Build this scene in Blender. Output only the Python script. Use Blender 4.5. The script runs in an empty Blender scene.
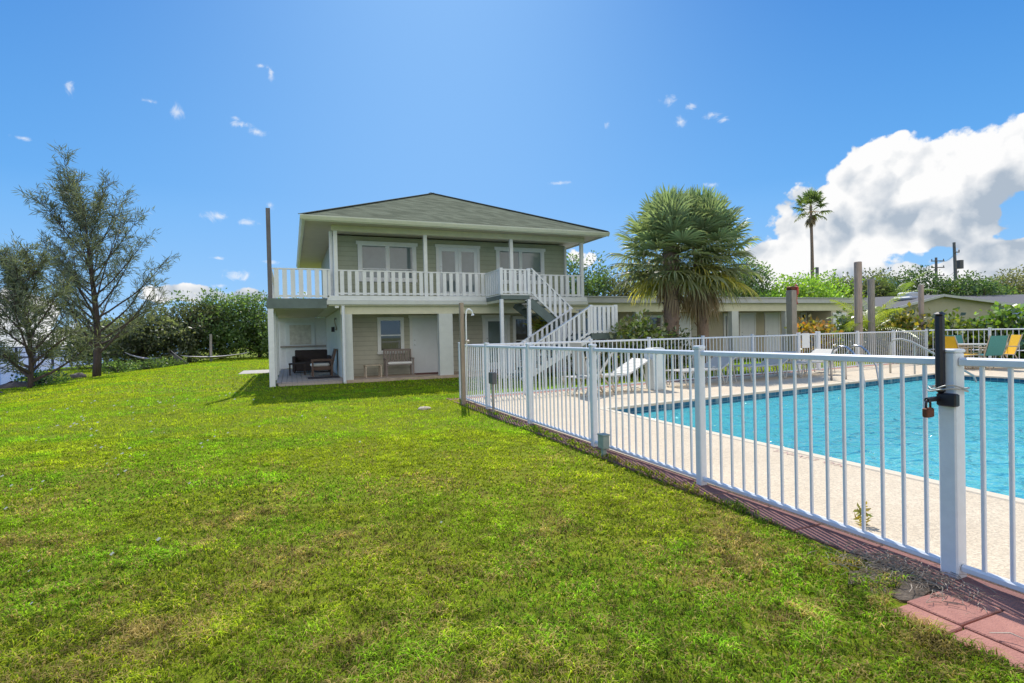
import bpy, math, random
import numpy as np
from mathutils import Vector, Matrix, Euler

S = bpy.context.scene
COL = S.collection
rnd = random.Random(7)
RG = np.random.default_rng(11)

# ------------------------------------------------------------------ helpers
class MB:
    """collects simple shapes; build() links them as one mesh object"""
    def __init__(s): s.v = []; s.f = []
    def add(s, vs, fs):
        n = len(s.v); s.v += [tuple(p) for p in vs]; s.f += [tuple(n+i for i in f) for f in fs]; return s
    def box(s, x0, x1, y0, y1, z0, z1, ch=0.0):
        if ch <= 0:
            return s.add([(x0,y0,z0),(x1,y0,z0),(x1,y1,z0),(x0,y1,z0),(x0,y0,z1),(x1,y0,z1),(x1,y1,z1),(x0,y1,z1)],
                  [(0,3,2,1),(4,5,6,7),(0,1,5,4),(1,2,6,5),(2,3,7,6),(3,0,4,7)])
        c = ch
        ring = lambda i, z: [(x0+i+c,y0+i,z),(x1-i-c,y0+i,z),(x1-i,y0+i+c,z),(x1-i,y1-i-c,z),(x1-i-c,y1-i,z),(x0+i+c,y1-i,z),(x0+i,y1-i-c,z),(x0+i,y0+i+c,z)]
        rs = [ring(c*.9,z0), ring(0,z0+c), ring(0,z1-c), ring(c*.9,z1)]
        vs = sum(rs, []); fs = [tuple(range(7,-1,-1)), tuple(range(24,32))]
        for k in range(3):
            for i in range(8):
                j = (i+1) % 8; fs.append((k*8+i, k*8+j, k*8+8+j, k*8+8+i))
        return s.add(vs, fs)
    def bar(s, a, b, w, h, up=(0,0,1)):
        """rectangular bar from a to b; w = sideways, h = along up"""
        a = Vector(a); b = Vector(b); d = (b-a).normalized(); up = Vector(up)
        if abs(d.dot(up)) > .98: up = Vector((1,0,0))
        r = d.cross(up).normalized(); u = r.cross(d).normalized()
        vs = []
        for p in (a, b):
            for i, j in ((-1,-1),(1,-1),(1,1),(-1,1)): vs.append(p + r*(i*w/2) + u*(j*h/2))
        return s.add(vs, [(0,1,2,3),(7,6,5,4),(0,4,5,1),(1,5,6,2),(2,6,7,3),(3,7,4,0)])
    def tube(s, pts, rad, n=8, cap=True):
        pts = [Vector(p) for p in pts]
        if not hasattr(rad, '__len__'): rad = [rad]*len(pts)
        vs = []; fs = []; ref = None
        for i, p in enumerate(pts):
            d = (pts[min(i+1,len(pts)-1)] - pts[max(i-1,0)]).normalized()
            if ref is None:
                ref = Vector((1,0,0)) if abs(d.x) < .9 else Vector((0,1,0))
            r = (ref - d*ref.dot(d)).normalized(); ref = r; u = d.cross(r)
            for k in range(n):
                t = 2*math.pi*k/n; vs.append(p + (r*math.cos(t)+u*math.sin(t))*rad[i])
        for i in range(len(pts)-1):
            for k in range(n):
                j = (k+1) % n; fs.append((i*n+k, i*n+j, i*n+n+j, i*n+n+k))
        if cap: fs += [tuple(range(n-1,-1,-1)), tuple(range((len(pts)-1)*n, len(pts)*n))]
        return s.add(vs, fs)
    def build(s, name, mat, parent=None, smooth=False, local=False):
        off = Vector((0,0,0))
        if parent is not None and not local:
            r = parent
            while r.parent is not None: r = r.parent
            off = r.location
        me = bpy.data.meshes.new(name)
        me.from_pydata([(p[0]-off.x, p[1]-off.y, p[2]-off.z) for p in s.v], [], s.f)
        if smooth: me.polygons.foreach_set('use_smooth', [True]*len(me.polygons))
        me.update()
        o = bpy.data.objects.new(name, me); COL.objects.link(o)
        if mat is not None: me.materials.append(mat)
        if parent is not None: o.parent = parent
        return o

def npmesh(name, V, Q, T, C, mat, parent=None, off=(0,0,0)):
    """V (n,3), Q (m,4) quads, T (k,3) tris, C (n,3) colours"""
    me = bpy.data.meshes.new(name)
    V = np.asarray(V, np.float32) - np.asarray(off, np.float32)
    Q = np.zeros((0,4),np.int32) if Q is None else np.asarray(Q,np.int32)
    T = np.zeros((0,3),np.int32) if T is None else np.asarray(T,np.int32)
    me.vertices.add(len(V)); me.vertices.foreach_set('co', V.ravel())
    nl = Q.size + T.size
    me.loops.add(nl); me.loops.foreach_set('vertex_index', np.concatenate([Q.ravel(), T.ravel()]))
    nf = len(Q)+len(T)
    me.polygons.add(nf)
    st = np.concatenate([np.arange(len(Q))*4, Q.size+np.arange(len(T))*3]).astype(np.int32)
    me.polygons.foreach_set('loop_start', st)
    me.update(calc_edges=True); me.validate()
    if C is not None:
        a = me.color_attributes.new('Col','FLOAT_COLOR','POINT')
        c4 = np.ones((len(V),4),np.float32); c4[:,:3] = C
        a.data.foreach_set('color', c4.ravel())
    me.materials.append(mat)
    o = bpy.data.objects.new(name, me); COL.objects.link(o)
    if parent is not None: o.parent = parent
    return o

def tag(o, label=None, cat=None, group=None, kind=None):
    if label: o['label'] = label
    if cat: o['category'] = cat
    if group: o['group'] = group
    if kind: o['kind'] = kind
    return o

def thing(name, label, cat, loc=(0,0,0), group=None):
    o = bpy.data.objects.new(name, None); COL.objects.link(o); o.location = loc
    o.empty_display_size = .2
    return tag(o, label, cat, group)

def copy_tree(o, parent=None):
    c = o.copy(); COL.objects.link(c); c.parent = parent
    for ch in list(o.children): copy_tree(ch, c)
    return c

def struct(o): o['kind'] = 'structure'; return o

# ------------------------------------------------------------------ materials
def nt(m): return m.node_tree.nodes, m.node_tree.links

def mat(name, base, rough=.6, var=.0, vscale=4., bump=0., bscale=60., spec=.4, metal=0., base2=None, stretch=(1,1,1), dirt=0., detail=5.):
    m = bpy.data.materials.new(name); m.use_nodes = True
    N, L = nt(m); b = N['Principled BSDF']
    b.inputs['Roughness'].default_value = rough; b.inputs['Metallic'].default_value = metal
    b.inputs['Specular IOR Level'].default_value = spec
    b.inputs['Base Color'].default_value = (*base, 1)
    tc = N.new('ShaderNodeTexCoord'); mp = N.new('ShaderNodeMapping'); mp.inputs['Scale'].default_value = stretch
    L.new(tc.outputs['Object'], mp.inputs['Vector'])
    last = None
    if var > 0 or base2:
        n = N.new('ShaderNodeTexNoise'); n.inputs['Scale'].default_value = vscale; n.inputs['Detail'].default_value = detail
        n.inputs['Roughness'].default_value = .65
        L.new(mp.outputs[0], n.inputs['Vector'])
        r = N.new('ShaderNodeMapRange'); r.inputs[1].default_value = .3; r.inputs[2].default_value = .7
        L.new(n.outputs['Fac'], r.inputs[0])
        x = N.new('ShaderNodeMix'); x.data_type = 'RGBA'
        c2 = base2 or tuple(c*(1-var) for c in base); c1 = base if base2 else tuple(min(1,c*(1+var)) for c in base)
        x.inputs[6].default_value = (*c1,1); x.inputs[7].default_value = (*c2,1)
        L.new(r.outputs[0], x.inputs[0]); last = x.outputs[2]
    if dirt > 0:
        n = N.new('ShaderNodeTexNoise'); n.inputs['Scale'].default_value = 1.7; n.inputs['Detail'].default_value = 8; n.inputs['Roughness'].default_value = .75
        L.new(tc.outputs['Object'], n.inputs['Vector'])
        r = N.new('ShaderNodeMapRange'); r.inputs[1].default_value = .5; r.inputs[2].default_value = .8; r.inputs[4].default_value = dirt
        L.new(n.outputs['Fac'], r.inputs[0])
        x = N.new('ShaderNodeMix'); x.data_type = 'RGBA'
        x.inputs[6].default_value = (*base,1); x.inputs[7].default_value = (.12,.11,.09,1)
        if last: L.new(last, x.inputs[6])
        L.new(r.outputs[0], x.inputs[0]); last = x.outputs[2]
    if last: L.new(last, b.inputs['Base Color'])
    if bump > 0:
        n = N.new('ShaderNodeTexNoise'); n.inputs['Scale'].default_value = bscale; n.inputs['Detail'].default_value = 4
        L.new(mp.outputs[0], n.inputs['Vector'])
        bp = N.new('ShaderNodeBump'); bp.inputs['Strength'].default_value = bump; bp.inputs['Distance'].default_value = .02
        L.new(n.outputs['Fac'], bp.inputs['Height']); L.new(bp.outputs[0], b.inputs['Normal'])
    return m

def leafmat(name, tint=(1,1,1), trans=.35, gloss=.05, rough=.4):
    m = bpy.data.materials.new(name); m.use_nodes = True
    N, L = nt(m); N.remove(N['Principled BSDF']); out = N['Material Output']
    a = N.new('ShaderNodeAttribute'); a.attribute_name = 'Col'
    mul = N.new('ShaderNodeMix'); mul.data_type = 'RGBA'; mul.blend_type = 'MULTIPLY'; mul.inputs[0].default_value = 1
    mul.inputs[7].default_value = (*[2.1*q for q in tint],1); L.new(a.outputs['Color'], mul.inputs[6])
    d = N.new('ShaderNodeBsdfDiffuse'); t = N.new('ShaderNodeBsdfTranslucent'); g = N.new('ShaderNodeBsdfGlossy')
    g.inputs['Roughness'].default_value = rough
    L.new(mul.outputs[2], d.inputs['Color'])
    br = N.new('ShaderNodeMix'); br.data_type = 'RGBA'; br.blend_type = 'MULTIPLY'; br.inputs[0].default_value = 1
    br.inputs[7].default_value = (1.35,1.4,.7,1); L.new(mul.outputs[2], br.inputs[6]); L.new(br.outputs[2], t.inputs['Color'])
    x1 = N.new('ShaderNodeMixShader'); x1.inputs[0].default_value = trans; L.new(d.outputs[0], x1.inputs[1]); L.new(t.outputs[0], x1.inputs[2])
    x2 = N.new('ShaderNodeMixShader'); x2.inputs[0].default_value = gloss; L.new(x1.outputs[0], x2.inputs[1]); L.new(g.outputs[0], x2.inputs[2])
    L.new(x2.outputs[0], out.inputs['Surface'])
    return m

def siding(name, base, pitch=.15, var=.08):
    m = mat(name, base, .65, var=var, vscale=3, spec=.25, dirt=.18)
    N, L = nt(m); b = N['Principled BSDF']
    tc = N.new('ShaderNodeTexCoord'); sx = N.new('ShaderNodeSeparateXYZ'); L.new(tc.outputs['Object'], sx.inputs[0])
    dv = N.new('ShaderNodeMath'); dv.operation = 'DIVIDE'; dv.inputs[1].default_value = pitch; L.new(sx.outputs['Z'], dv.inputs[0])
    fr = N.new('ShaderNodeMath'); fr.operation = 'FRACT'; L.new(dv.outputs[0], fr.inputs[0])
    inv = N.new('ShaderNodeMath'); inv.operation = 'SUBTRACT'; inv.inputs[0].default_value = 1; L.new(fr.outputs[0], inv.inputs[1])
    bp = N.new('ShaderNodeBump'); bp.inputs['Strength'].default_value = .45; bp.inputs['Distance'].default_value = .02
    L.new(inv.outputs[0], bp.inputs['Height']); L.new(bp.outputs[0], b.inputs['Normal'])
    # thin dark lap line under each board
    lt = N.new('ShaderNodeMath'); lt.operation = 'LESS_THAN'; lt.inputs[1].default_value = .12; L.new(fr.outputs[0], lt.inputs[0])
    src = b.inputs['Base Color'].links[0].from_socket
    x = N.new('ShaderNodeMix'); x.data_type = 'RGBA'; x.blend_type = 'MULTIPLY'; x.inputs[7].default_value = (.78,.78,.78,1)
    L.new(src, x.inputs[6]); L.new(lt.outputs[0], x.inputs[0]); L.new(x.outputs[2], b.inputs['Base Color'])
    return m

M = {}
M['white'] = mat('white_paint', (.82,.83,.84), .45, var=.05, vscale=9, dirt=.15)
M['fence'] = mat('white_fence_paint', (.74,.76,.80), .38, var=.05, vscale=14, spec=.5, dirt=.12)
M['trim'] = mat('white_trim', (.84,.85,.85), .5, var=.05, vscale=5, dirt=.12)
M['siding'] = siding('sage_siding', (.435,.455,.345))
M['siding_low'] = siding('grey_siding', (.52,.505,.42))
M['beam'] = mat('beam_paint', (.68,.66,.50), .6, var=.06, dirt=.15)
M['fascia'] = mat('fascia_paint', (.68,.70,.58), .5, var=.06, dirt=.12)
M['soffit'] = mat('soffit_paint', (.52,.48,.38), .7, var=.07, vscale=2)
M['column'] = mat('column_paint', (.66,.68,.64), .6, var=.05, dirt=.15)
M['deckband'] = mat('deck_green_paint', (.14,.18,.17), .6, var=.2, vscale=3)
M['roof'] = mat('roof_shingle', (.205,.22,.16), .95, var=.3, vscale=30, bump=.5, bscale=90, base2=(.135,.15,.105), detail=8, spec=.0)
def shingle(m):
    N, L = nt(m); b = N['Principled BSDF']; tc = N.new('ShaderNodeTexCoord'); sx = N.new('ShaderNodeSeparateXYZ'); L.new(tc.outputs['Object'], sx.inputs[0])
    fr = N.new('ShaderNodeMath'); fr.operation = 'FRACT'; dv = N.new('ShaderNodeMath'); dv.operation = 'DIVIDE'; dv.inputs[1].default_value = .085
    L.new(sx.outputs['Z'], dv.inputs[0]); L.new(dv.outputs[0], fr.inputs[0])
    fl_ = N.new('ShaderNodeMath'); fl_.operation = 'FLOOR'; L.new(dv.outputs[0], fl_.inputs[0])
    cb = N.new('ShaderNodeCombineXYZ'); 
    ad = N.new('ShaderNodeMath'); ad.operation = 'ADD'; L.new(sx.outputs['X'], ad.inputs[0]); L.new(sx.outputs['Y'], ad.inputs[1])
    ml = N.new('ShaderNodeMath'); ml.operation = 'MULTIPLY'; ml.inputs[1].default_value = 4.2; L.new(ad.outputs[0], ml.inputs[0]); f2 = N.new('ShaderNodeMath'); f2.operation = 'FLOOR'
    of = N.new('ShaderNodeMath'); of.operation = 'MULTIPLY_ADD'; of.inputs[1].default_value = .37; L.new(fl_.outputs[0], of.inputs[0]); L.new(ml.outputs[0], of.inputs[2]); L.new(of.outputs[0], f2.inputs[0])
    L.new(f2.outputs[0], cb.inputs[0]); L.new(fl_.outputs[0], cb.inputs[1])
    wn = N.new('ShaderNodeTexWhiteNoise'); wn.noise_dimensions = '2D'; L.new(cb.outputs[0], wn.inputs['Vector'])
    r = N.new('ShaderNodeMapRange'); r.inputs[3].default_value = .78; r.inputs[4].default_value = 1.2; L.new(wn.outputs['Value'], r.inputs[0])
    lt = N.new('ShaderNodeMapRange'); lt.inputs[2].default_value = .18; lt.inputs[3].default_value = .75; L.new(fr.outputs[0], lt.inputs[0])
    m2 = N.new('ShaderNodeMath'); m2.operation = 'MULTIPLY'; L.new(r.outputs[0], m2.inputs[0]); L.new(lt.outputs[0], m2.inputs[1])
    src = b.inputs['Base Color'].links[0].from_socket; x = N.new('ShaderNodeMix'); x.data_type = 'RGBA'; x.blend_type = 'MULTIPLY'; x.inputs[0].default_value = 1
    L.new(src, x.inputs[6]); L.new(m2.outputs[0], x.inputs[7]); L.new(x.outputs[2], b.inputs['Base Color'])
shingle(M['roof'])
M['woodgrey'] = mat('weathered_wood', (.44,.39,.34), .85, base2=(.26,.23,.21), vscale=8, stretch=(6,6,.6), bump=.4, bscale=30)
M['woodbrown'] = mat('brown_post_wood', (.46,.36,.27), .85, base2=(.28,.21,.16), vscale=8, stretch=(5,5,.5), bump=.5, bscale=30)
M['woodpink'] = mat('piling_wood', (.58,.45,.38), .85, base2=(.36,.27,.23), vscale=6, stretch=(5,5,.5), bump=.5, bscale=30)
M['darkpole'] = mat('dark_pole_wood', (.17,.16,.17), .8, var=.25, vscale=5, stretch=(4,4,.5))
M['deckboards'] = mat('patio_boards', (.56,.48,.42), .75, base2=(.36,.30,.26), vscale=9, stretch=(9,.5,1), bump=.3)
M['slab'] = mat('porch_slab', (.60,.47,.36), .85, base2=(.40,.30,.22), vscale=5, bump=.2, dirt=.3)
M['path'] = mat('path_concrete', (.46,.42,.37), .9, var=.12, vscale=4, bump=.2)
M['door'] = mat('door_paint', (.80,.84,.87), .4, var=.03, vscale=4)
M['black'] = mat('black_plastic', (.018,.014,.020), .38, var=.2, vscale=20, spec=.5)
M['rust'] = mat('rusty_brass', (.22,.075,.035), .6, base2=(.10,.04,.03), vscale=60, metal=.5)
M['steel'] = mat('steel', (.5,.5,.52), .3, metal=.9, var=.1, vscale=20)
M['wire'] = mat('wire', (.42,.42,.40), .5, metal=.6, var=.1)
M['wicker'] = mat('dark_wicker', (.055,.04,.038), .7, var=.4, vscale=40, bump=.6, bscale=80)
M['brownfab'] = mat('brown_wicker', (.17,.11,.085), .8, var=.3, vscale=40, bump=.5, bscale=80)
M['cushion'] = mat('white_cushion', (.74,.73,.70), .9, var=.05, bump=.2, bscale=30)
M['benchwood'] = mat('bench_wood', (.28,.23,.21), .75, base2=(.2,.165,.15), vscale=12, stretch=(1,1,5))
M['mat'] = mat('red_doormat', (.16,.055,.05), .95, var=.3, vscale=40, bump=.5)
M['darkmat'] = mat('dark_floor_mat', (.05,.04,.045), .95, var=.3, vscale=40)
M['strap'] = mat('white_strap_vinyl', (.52,.50,.45), .5, var=.05)
M['teal'] = mat('teal_sling', (.07,.26,.25), .7, var=.12, vscale=30, bump=.2, bscale=200)
M['yellow'] = mat('yellow_sling', (.80,.47,.015), .7, var=.1, vscale=30, bump=.2, bscale=200)
M['tan'] = mat('tan_metal', (.50,.42,.32), .45, var=.08)
M['outlet'] = mat('outlet_grey', (.28,.34,.31), .5, var=.12, vscale=20)
M['boxgrey'] = mat('box_dark_grey', (.12,.115,.12), .5, var=.15, vscale=20)
M['bin'] = mat('bin_plastic', (.66,.72,.72), .45, var=.05, dirt=.15)
M['binlid'] = mat('bin_lid', (.74,.72,.62), .5, var=.06)
M['net'] = mat('hammock_cloth', (.72,.66,.66), .9, base2=(.5,.45,.47), vscale=30, stretch=(8,1,1))
M['rock'] = mat('shore_rock', (.16,.14,.14), .9, base2=(.07,.06,.065), vscale=5, bump=.8, bscale=8)
M['pier'] = mat('pier_wood', (.13,.13,.16), .8, var=.2)
M['red'] = mat('red_paint', (.5,.07,.06), .5, var=.1)
M['stone'] = mat('pale_stone', (.66,.55,.42), .9, var=.15, vscale=12, bump=.5)
M['twig'] = mat('dry_twig', (.50,.43,.34), .95, base2=(.24,.19,.15), vscale=20)
M['flatroof'] = mat('flat_roof_edge', (.52,.53,.54), .5, var=.08, vscale=2, dirt=.25)
M['flatwall'] = mat('wing_wall', (.56,.51,.38), .75, var=.07, vscale=2, dirt=.2)
M['nwall'] = mat('neighbour_wall', (.42,.40,.31), .8, var=.08, vscale=2)
M['nroof'] = mat('neighbour_roof', (.17,.165,.17), .9, base2=(.11,.105,.11), vscale=20, bump=.4)
M['nroof2'] = mat('neighbour_roof_brown', (.26,.22,.19), .9, base2=(.17,.145,.13), vscale=20, bump=.4)
M['blueglass'] = mat('blue_awning', (.30,.34,.50), .4, var=.1)
M['palmtrunk'] = mat('palm_trunk', (.36,.25,.19), .95, base2=(.20,.14,.11), vscale=14, stretch=(1,1,.35), bump=1, bscale=30)
M['bark'] = mat('bark', (.13,.095,.085), .95, base2=(.06,.045,.045), vscale=10, stretch=(3,3,.5), bump=.8, bscale=20)
M['leaf'] = leafmat('leaf', trans=.45)
M['leafdry'] = leafmat('dry_leaf', trans=.25, gloss=.02)
M['leafgloss'] = leafmat('glossy_leaf', trans=.4, gloss=.10, rough=.35)
M['needle'] = leafmat('needle', trans=.25, gloss=.02)
M['blade'] = leafmat('grass_blade', tint=(.48,.48,.48), trans=.5, gloss=.004, rough=.6)

def glass_mat(name, base, rough=.04):
    m = mat(name, base, rough, var=.15, vscale=1.5, spec=.8)
    m.node_tree.nodes['Principled BSDF'].inputs['Coat Weight'].default_value = .6
    m.node_tree.nodes['Principled BSDF'].inputs['Coat Roughness'].default_value = .02
    return m
M['pane_up'] = glass_mat('blinded_pane', (.17,.22,.235))
M['pane_low'] = glass_mat('dark_pane', (.09,.085,.085))

# pavers: red with stains
M['paver'] = mat('red_paver', (.52,.245,.185), .9, base2=(.34,.145,.115), vscale=7, bump=.45, bscale=140, dirt=.25, detail=9)
M['paverdark'] = mat('dark_red_paver', (.33,.155,.13), .9, base2=(.20,.10,.09), vscale=7, bump=.45, bscale=140, dirt=.35, detail=9)
# aggregate pool deck
def deck_material():
    m = mat('pebble_deck', (.68,.565,.41), .9, base2=(.60,.49,.35), vscale=1.3, detail=9)
    N, L = nt(m); b = N['Principled BSDF']; tc = N.new('ShaderNodeTexCoord')
    v = N.new('ShaderNodeTexVoronoi'); v.inputs['Scale'].default_value = 85; L.new(tc.outputs['Object'], v.inputs['Vector'])
    src = b.inputs['Base Color'].links[0].from_socket
    hs = N.new('ShaderNodeSeparateColor'); L.new(v.outputs['Color'], hs.inputs[0])
    r = N.new('ShaderNodeMapRange'); r.inputs[3].default_value = .80; r.inputs[4].default_value = 1.14; L.new(hs.outputs[0], r.inputs[0])
    x = N.new('ShaderNodeMix'); x.data_type = 'RGBA'; x.blend_type = 'MULTIPLY'; x.inputs[0].default_value = 1
    L.new(src, x.inputs[6]); L.new(r.outputs[0], x.inputs[7]); L.new(x.outputs[2], b.inputs['Base Color'])
    bp = N.new('ShaderNodeBump'); bp.inputs['Strength'].default_value = .35; bp.inputs['Distance'].default_value = .01
    L.new(v.outputs['Distance'], bp.inputs['Height']); L.new(bp.outputs[0], b.inputs['Normal'])
    return m
M['deck'] = deck_material()
M['coping'] = mat('coping_concrete', (.67,.57,.43), .85, var=.06, vscale=6, bump=.15, dirt=.1)

def pool_plaster():
    m = mat('pool_plaster', (.16,.82,.90), .8, base2=(.12,.70,.80), vscale=2.2)
    return m
M['plaster'] = pool_plaster()
def tile_mat():
    m = mat('pool_tile', (.03,.12,.20), .25)
    N, L = nt(m); b = N['Principled BSDF']; tc = N.new('ShaderNodeTexCoord')
    v = N.new('ShaderNodeTexVoronoi'); v.distance = 'CHEBYCHEV'; v.inputs['Scale'].default_value = 7; v.inputs['Randomness'].default_value = .0
    L.new(tc.outputs['Object'], v.inputs['Vector'])
    cr = N.new('ShaderNodeMapRange'); L.new(v.outputs['Distance'], cr.inputs[0]); cr.inputs[1].default_value = .44; cr.inputs[2].default_value = .5
    wn = N.new('ShaderNodeSeparateColor'); L.new(v.outputs['Color'], wn.inputs[0])
    c0 = N.new('ShaderNodeMix'); c0.data_type = 'RGBA'; c0.inputs[6].default_value = (.015,.07,.14,1); c0.inputs[7].default_value = (.04,.17,.26,1); L.new(wn.outputs[0], c0.inputs[0])
    x = N.new('ShaderNodeMix'); x.data_type = 'RGBA'; x.inputs[7].default_value = (.25,.32,.34,1); L.new(c0.outputs[2], x.inputs[6]); L.new(cr.outputs[0], x.inputs[0])
    L.new(x.outputs[2], b.inputs['Base Color']); return m
M['tile'] = tile_mat()

def water_mat(name, tint, scale, strength, refr=.5, deep=None):
    m = bpy.data.materials.new(name); m.use_nodes = True
    N, L = nt(m); N.remove(N['Principled BSDF']); out = N['Material Output']
    tc = N.new('ShaderNodeTexCoord')
    n1 = N.new('ShaderNodeTexNoise'); n1.inputs['Scale'].default_value = scale; n1.inputs['Detail'].default_value = 3; n1.inputs['Distortion'].default_value = .6
    n2 = N.new('ShaderNodeTexNoise'); n2.inputs['Scale'].default_value = scale*2.7; n2.inputs['Detail'].default_value = 2
    L.new(tc.outputs['Object'], n1.inputs['Vector']); L.new(tc.outputs['Object'], n2.inputs['Vector'])
    ad = N.new('ShaderNodeMath'); ad.operation = 'MULTIPLY_ADD'; ad.inputs[1].default_value = .35
    L.new(n2.outputs['Fac'], ad.inputs[0]); L.new(n1.outputs['Fac'], ad.inputs[2])
    bp = N.new('ShaderNodeBump'); bp.inputs['Strength'].default_value = strength; bp.inputs['Distance'].default_value = .06 if deep else .27
    L.new(ad.outputs[0], bp.inputs['Height'])
    bg_ = N.new('ShaderNodeBump'); bg_.inputs['Strength'].default_value = strength; bg_.inputs['Distance'].default_value = .06 if deep else .135
    L.new(ad.outputs[0], bg_.inputs['Height'])
    fr = N.new('ShaderNodeFresnel'); fr.inputs['IOR'].default_value = 1.30; L.new(bg_.outputs[0], fr.inputs['Normal'])
    gl = N.new('ShaderNodeBsdfGlossy'); gl.inputs['Roughness'].default_value = .04; L.new(bg_.outputs[0], gl.inputs['Normal'])
    if deep:
        un = N.new('ShaderNodeBsdfDiffuse'); un.inputs['Color'].default_value = (*deep,1); L.new(bp.outputs[0], un.inputs['Normal']); uo = un.outputs[0]
    else:
        tr = N.new('ShaderNodeBsdfTransparent'); tr.inputs['Color'].default_value = (*tint,1)
        rf = N.new('ShaderNodeBsdfRefraction'); rf.inputs['IOR'].default_value = 1.25; rf.inputs['Roughness'].default_value = .0
        rf.inputs['Color'].default_value = (*tint,1); L.new(bp.outputs[0], rf.inputs['Normal'])
        um = N.new('ShaderNodeMixShader'); um.inputs[0].default_value = refr; L.new(tr.outputs[0], um.inputs[1]); L.new(rf.outputs[0], um.inputs[2]); uo = um.outputs[0]
    sc_ = N.new('ShaderNodeMath'); sc_.operation = 'MULTIPLY'; sc_.inputs[1].default_value = .45 if deep else .33; L.new(fr.outputs[0], sc_.inputs[0])
    if not deep:
        df = N.new('ShaderNodeBsdfDiffuse'); df.inputs['Color'].default_value = (.17,.86,.92,1); L.new(bp.outputs[0], df.inputs['Normal'])
        dm_ = N.new('ShaderNodeMixShader'); dm_.inputs[0].default_value = .46; L.new(uo, dm_.inputs[1]); L.new(df.outputs[0], dm_.inputs[2]); uo = dm_.outputs[0]
    x = N.new('ShaderNodeMixShader'); L.new(sc_.outputs[0], x.inputs[0]); L.new(uo, x.inputs[1]); L.new(gl.outputs[0], x.inputs[2])
    L.new(x.outputs[0], out.inputs['Surface']); return m
M['poolwater'] = water_mat('pool_water_surface', (.90,1.0,1.0), 2.6, 1.0, refr=.4)
M['seawater'] = water_mat('bay_water', None, .9, .8, deep=(.08,.15,.30))

# ------------------------------------------------------------------ noise
def vnoise(x, y, sc, seed):
    g = np.random.default_rng(seed).random((257,257))
    x = np.asarray(x)*sc + 91.3; y = np.asarray(y)*sc + 57.7
    xi = np.floor(x).astype(int); yi = np.floor(y).astype(int); fx = x-xi; fy = y-yi
    fx = fx*fx*(3-2*fx); fy = fy*fy*(3-2*fy)
    a = g[xi%257, yi%257]; b = g[(xi+1)%257, yi%257]; c = g[xi%257,(yi+1)%257]; d = g[(xi+1)%257,(yi+1)%257]
    return (a*(1-fx)+b*fx)*(1-fy) + (c*(1-fx)+d*fx)*fy
def fbm(x, y, sc, seed, o=4):
    s = 0; a = .5; t = 0
    for k in range(o):
        s = s + a*vnoise(x, y, sc*2**k, seed+k); t += a; a *= .55
    return s/t
def sstep(a, b, x): t = np.clip((x-a)/(b-a), 0, 1); return t*t*(3-2*t)

# ------------------------------------------------------------------ camera
FPX = 541.0
v1 = Vector((291-512, -(340-341.5), -FPX)); v2 = Vector((1840-512, -(305-341.5), -FPX))
Vv = v1.normalized(); Uu = (v2 - Vv*v2.dot(Vv)).normalized(); Ww = Uu.cross(Vv)
R3 = Matrix((Uu, Vv, Ww))
CAMP = Vector((0,0,1.30))
cam = bpy.data.cameras.new('camera'); cam.sensor_width = 36; cam.lens = FPX/1024*36; cam.clip_end = 6000; cam.clip_start = .05
co = bpy.data.objects.new('camera', cam); COL.objects.link(co)
co.matrix_world = Matrix.Translation(CAMP) @ R3.to_4x4()
S.camera = co
FWD = np.array(R3 @ Vector((0,0,-1))); RGT = np.array(R3 @ Vector((1,0,0)))
def azel(px, py):
    r = R3 @ Vector((px-512, -(py-341.5), -FPX)); r.normalize()
    return math.atan2(r.x, r.y), math.asin(r.z)

# ------------------------------------------------------------------ light and sky
SUN = Vector((.235,.78,1.0)).normalized()
sl = bpy.data.lights.new('sun','SUN'); sl.energy = 5.0; sl.angle = math.radians(.5); sl.color = (1,.955,.88)
so = bpy.data.objects.new('sun', sl); COL.objects.link(so); so.location = (0,0,30)
so.rotation_euler = SUN.to_track_quat('Z','Y').to_euler()

W = bpy.data.worlds.new('World'); S.world = W; W.use_nodes = True
W.cycles.sampling_method = 'MANUAL'; W.cycles.sample_map_resolution = 256
N = W.node_tree.nodes; L = W.node_tree.links
bg = N['Background']; bg.inputs['Strength'].default_value = .15
sky = N.new('ShaderNodeTexSky'); sky.sky_type = 'NISHITA'; sky.sun_disc = False
sky.sun_elevation = math.asin(SUN.z); sky.sun_rotation = math.atan2(SUN.x, SUN.y)
sky.air_density = 1.0; sky.dust_density = .6; sky.ozone_density = 1.6; sky.altitude = 0
def mnode(op, a=None, b=None, c=None, clamp=False):
    n = N.new('ShaderNodeMath'); n.operation = op; n.use_clamp = clamp
    for i, q in enumerate((a,b,c)):
        if q is None: continue
        if isinstance(q, (int,float)): n.inputs[i].default_value = q
        else: L.new(q, n.inputs[i])
    return n.outputs[0]
def vnode(op, a, b=None, out=0):
    n = N.new('ShaderNodeVectorMath'); n.operation = op
    for i, q in enumerate((a,b)):
        if q is None: continue
        if isinstance(q, tuple): n.inputs[i].default_value = q
        else: L.new(q, n.inputs[i])
    return n.outputs[out]
def noise(vec, sc, det=6, rough=.55, dist=0.):
    n = N.new('ShaderNodeTexNoise'); n.inputs['Scale'].default_value = sc; n.inputs['Detail'].default_value = det
    n.inputs['Roughness'].default_value = rough; n.inputs['Distortion'].default_value = dist; L.new(vec, n.inputs['Vector']); return n.outputs['Fac']
def maprange(v, a, b, c=0., d=1., smooth=True):
    n = N.new('ShaderNodeMapRange'); n.interpolation_type = 'SMOOTHSTEP' if smooth else 'LINEAR'
    for i, q in enumerate((a,b,c,d)): n.inputs[1+i].default_value = q
    L.new(v, n.inputs[0]); return n.outputs[0]
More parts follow.
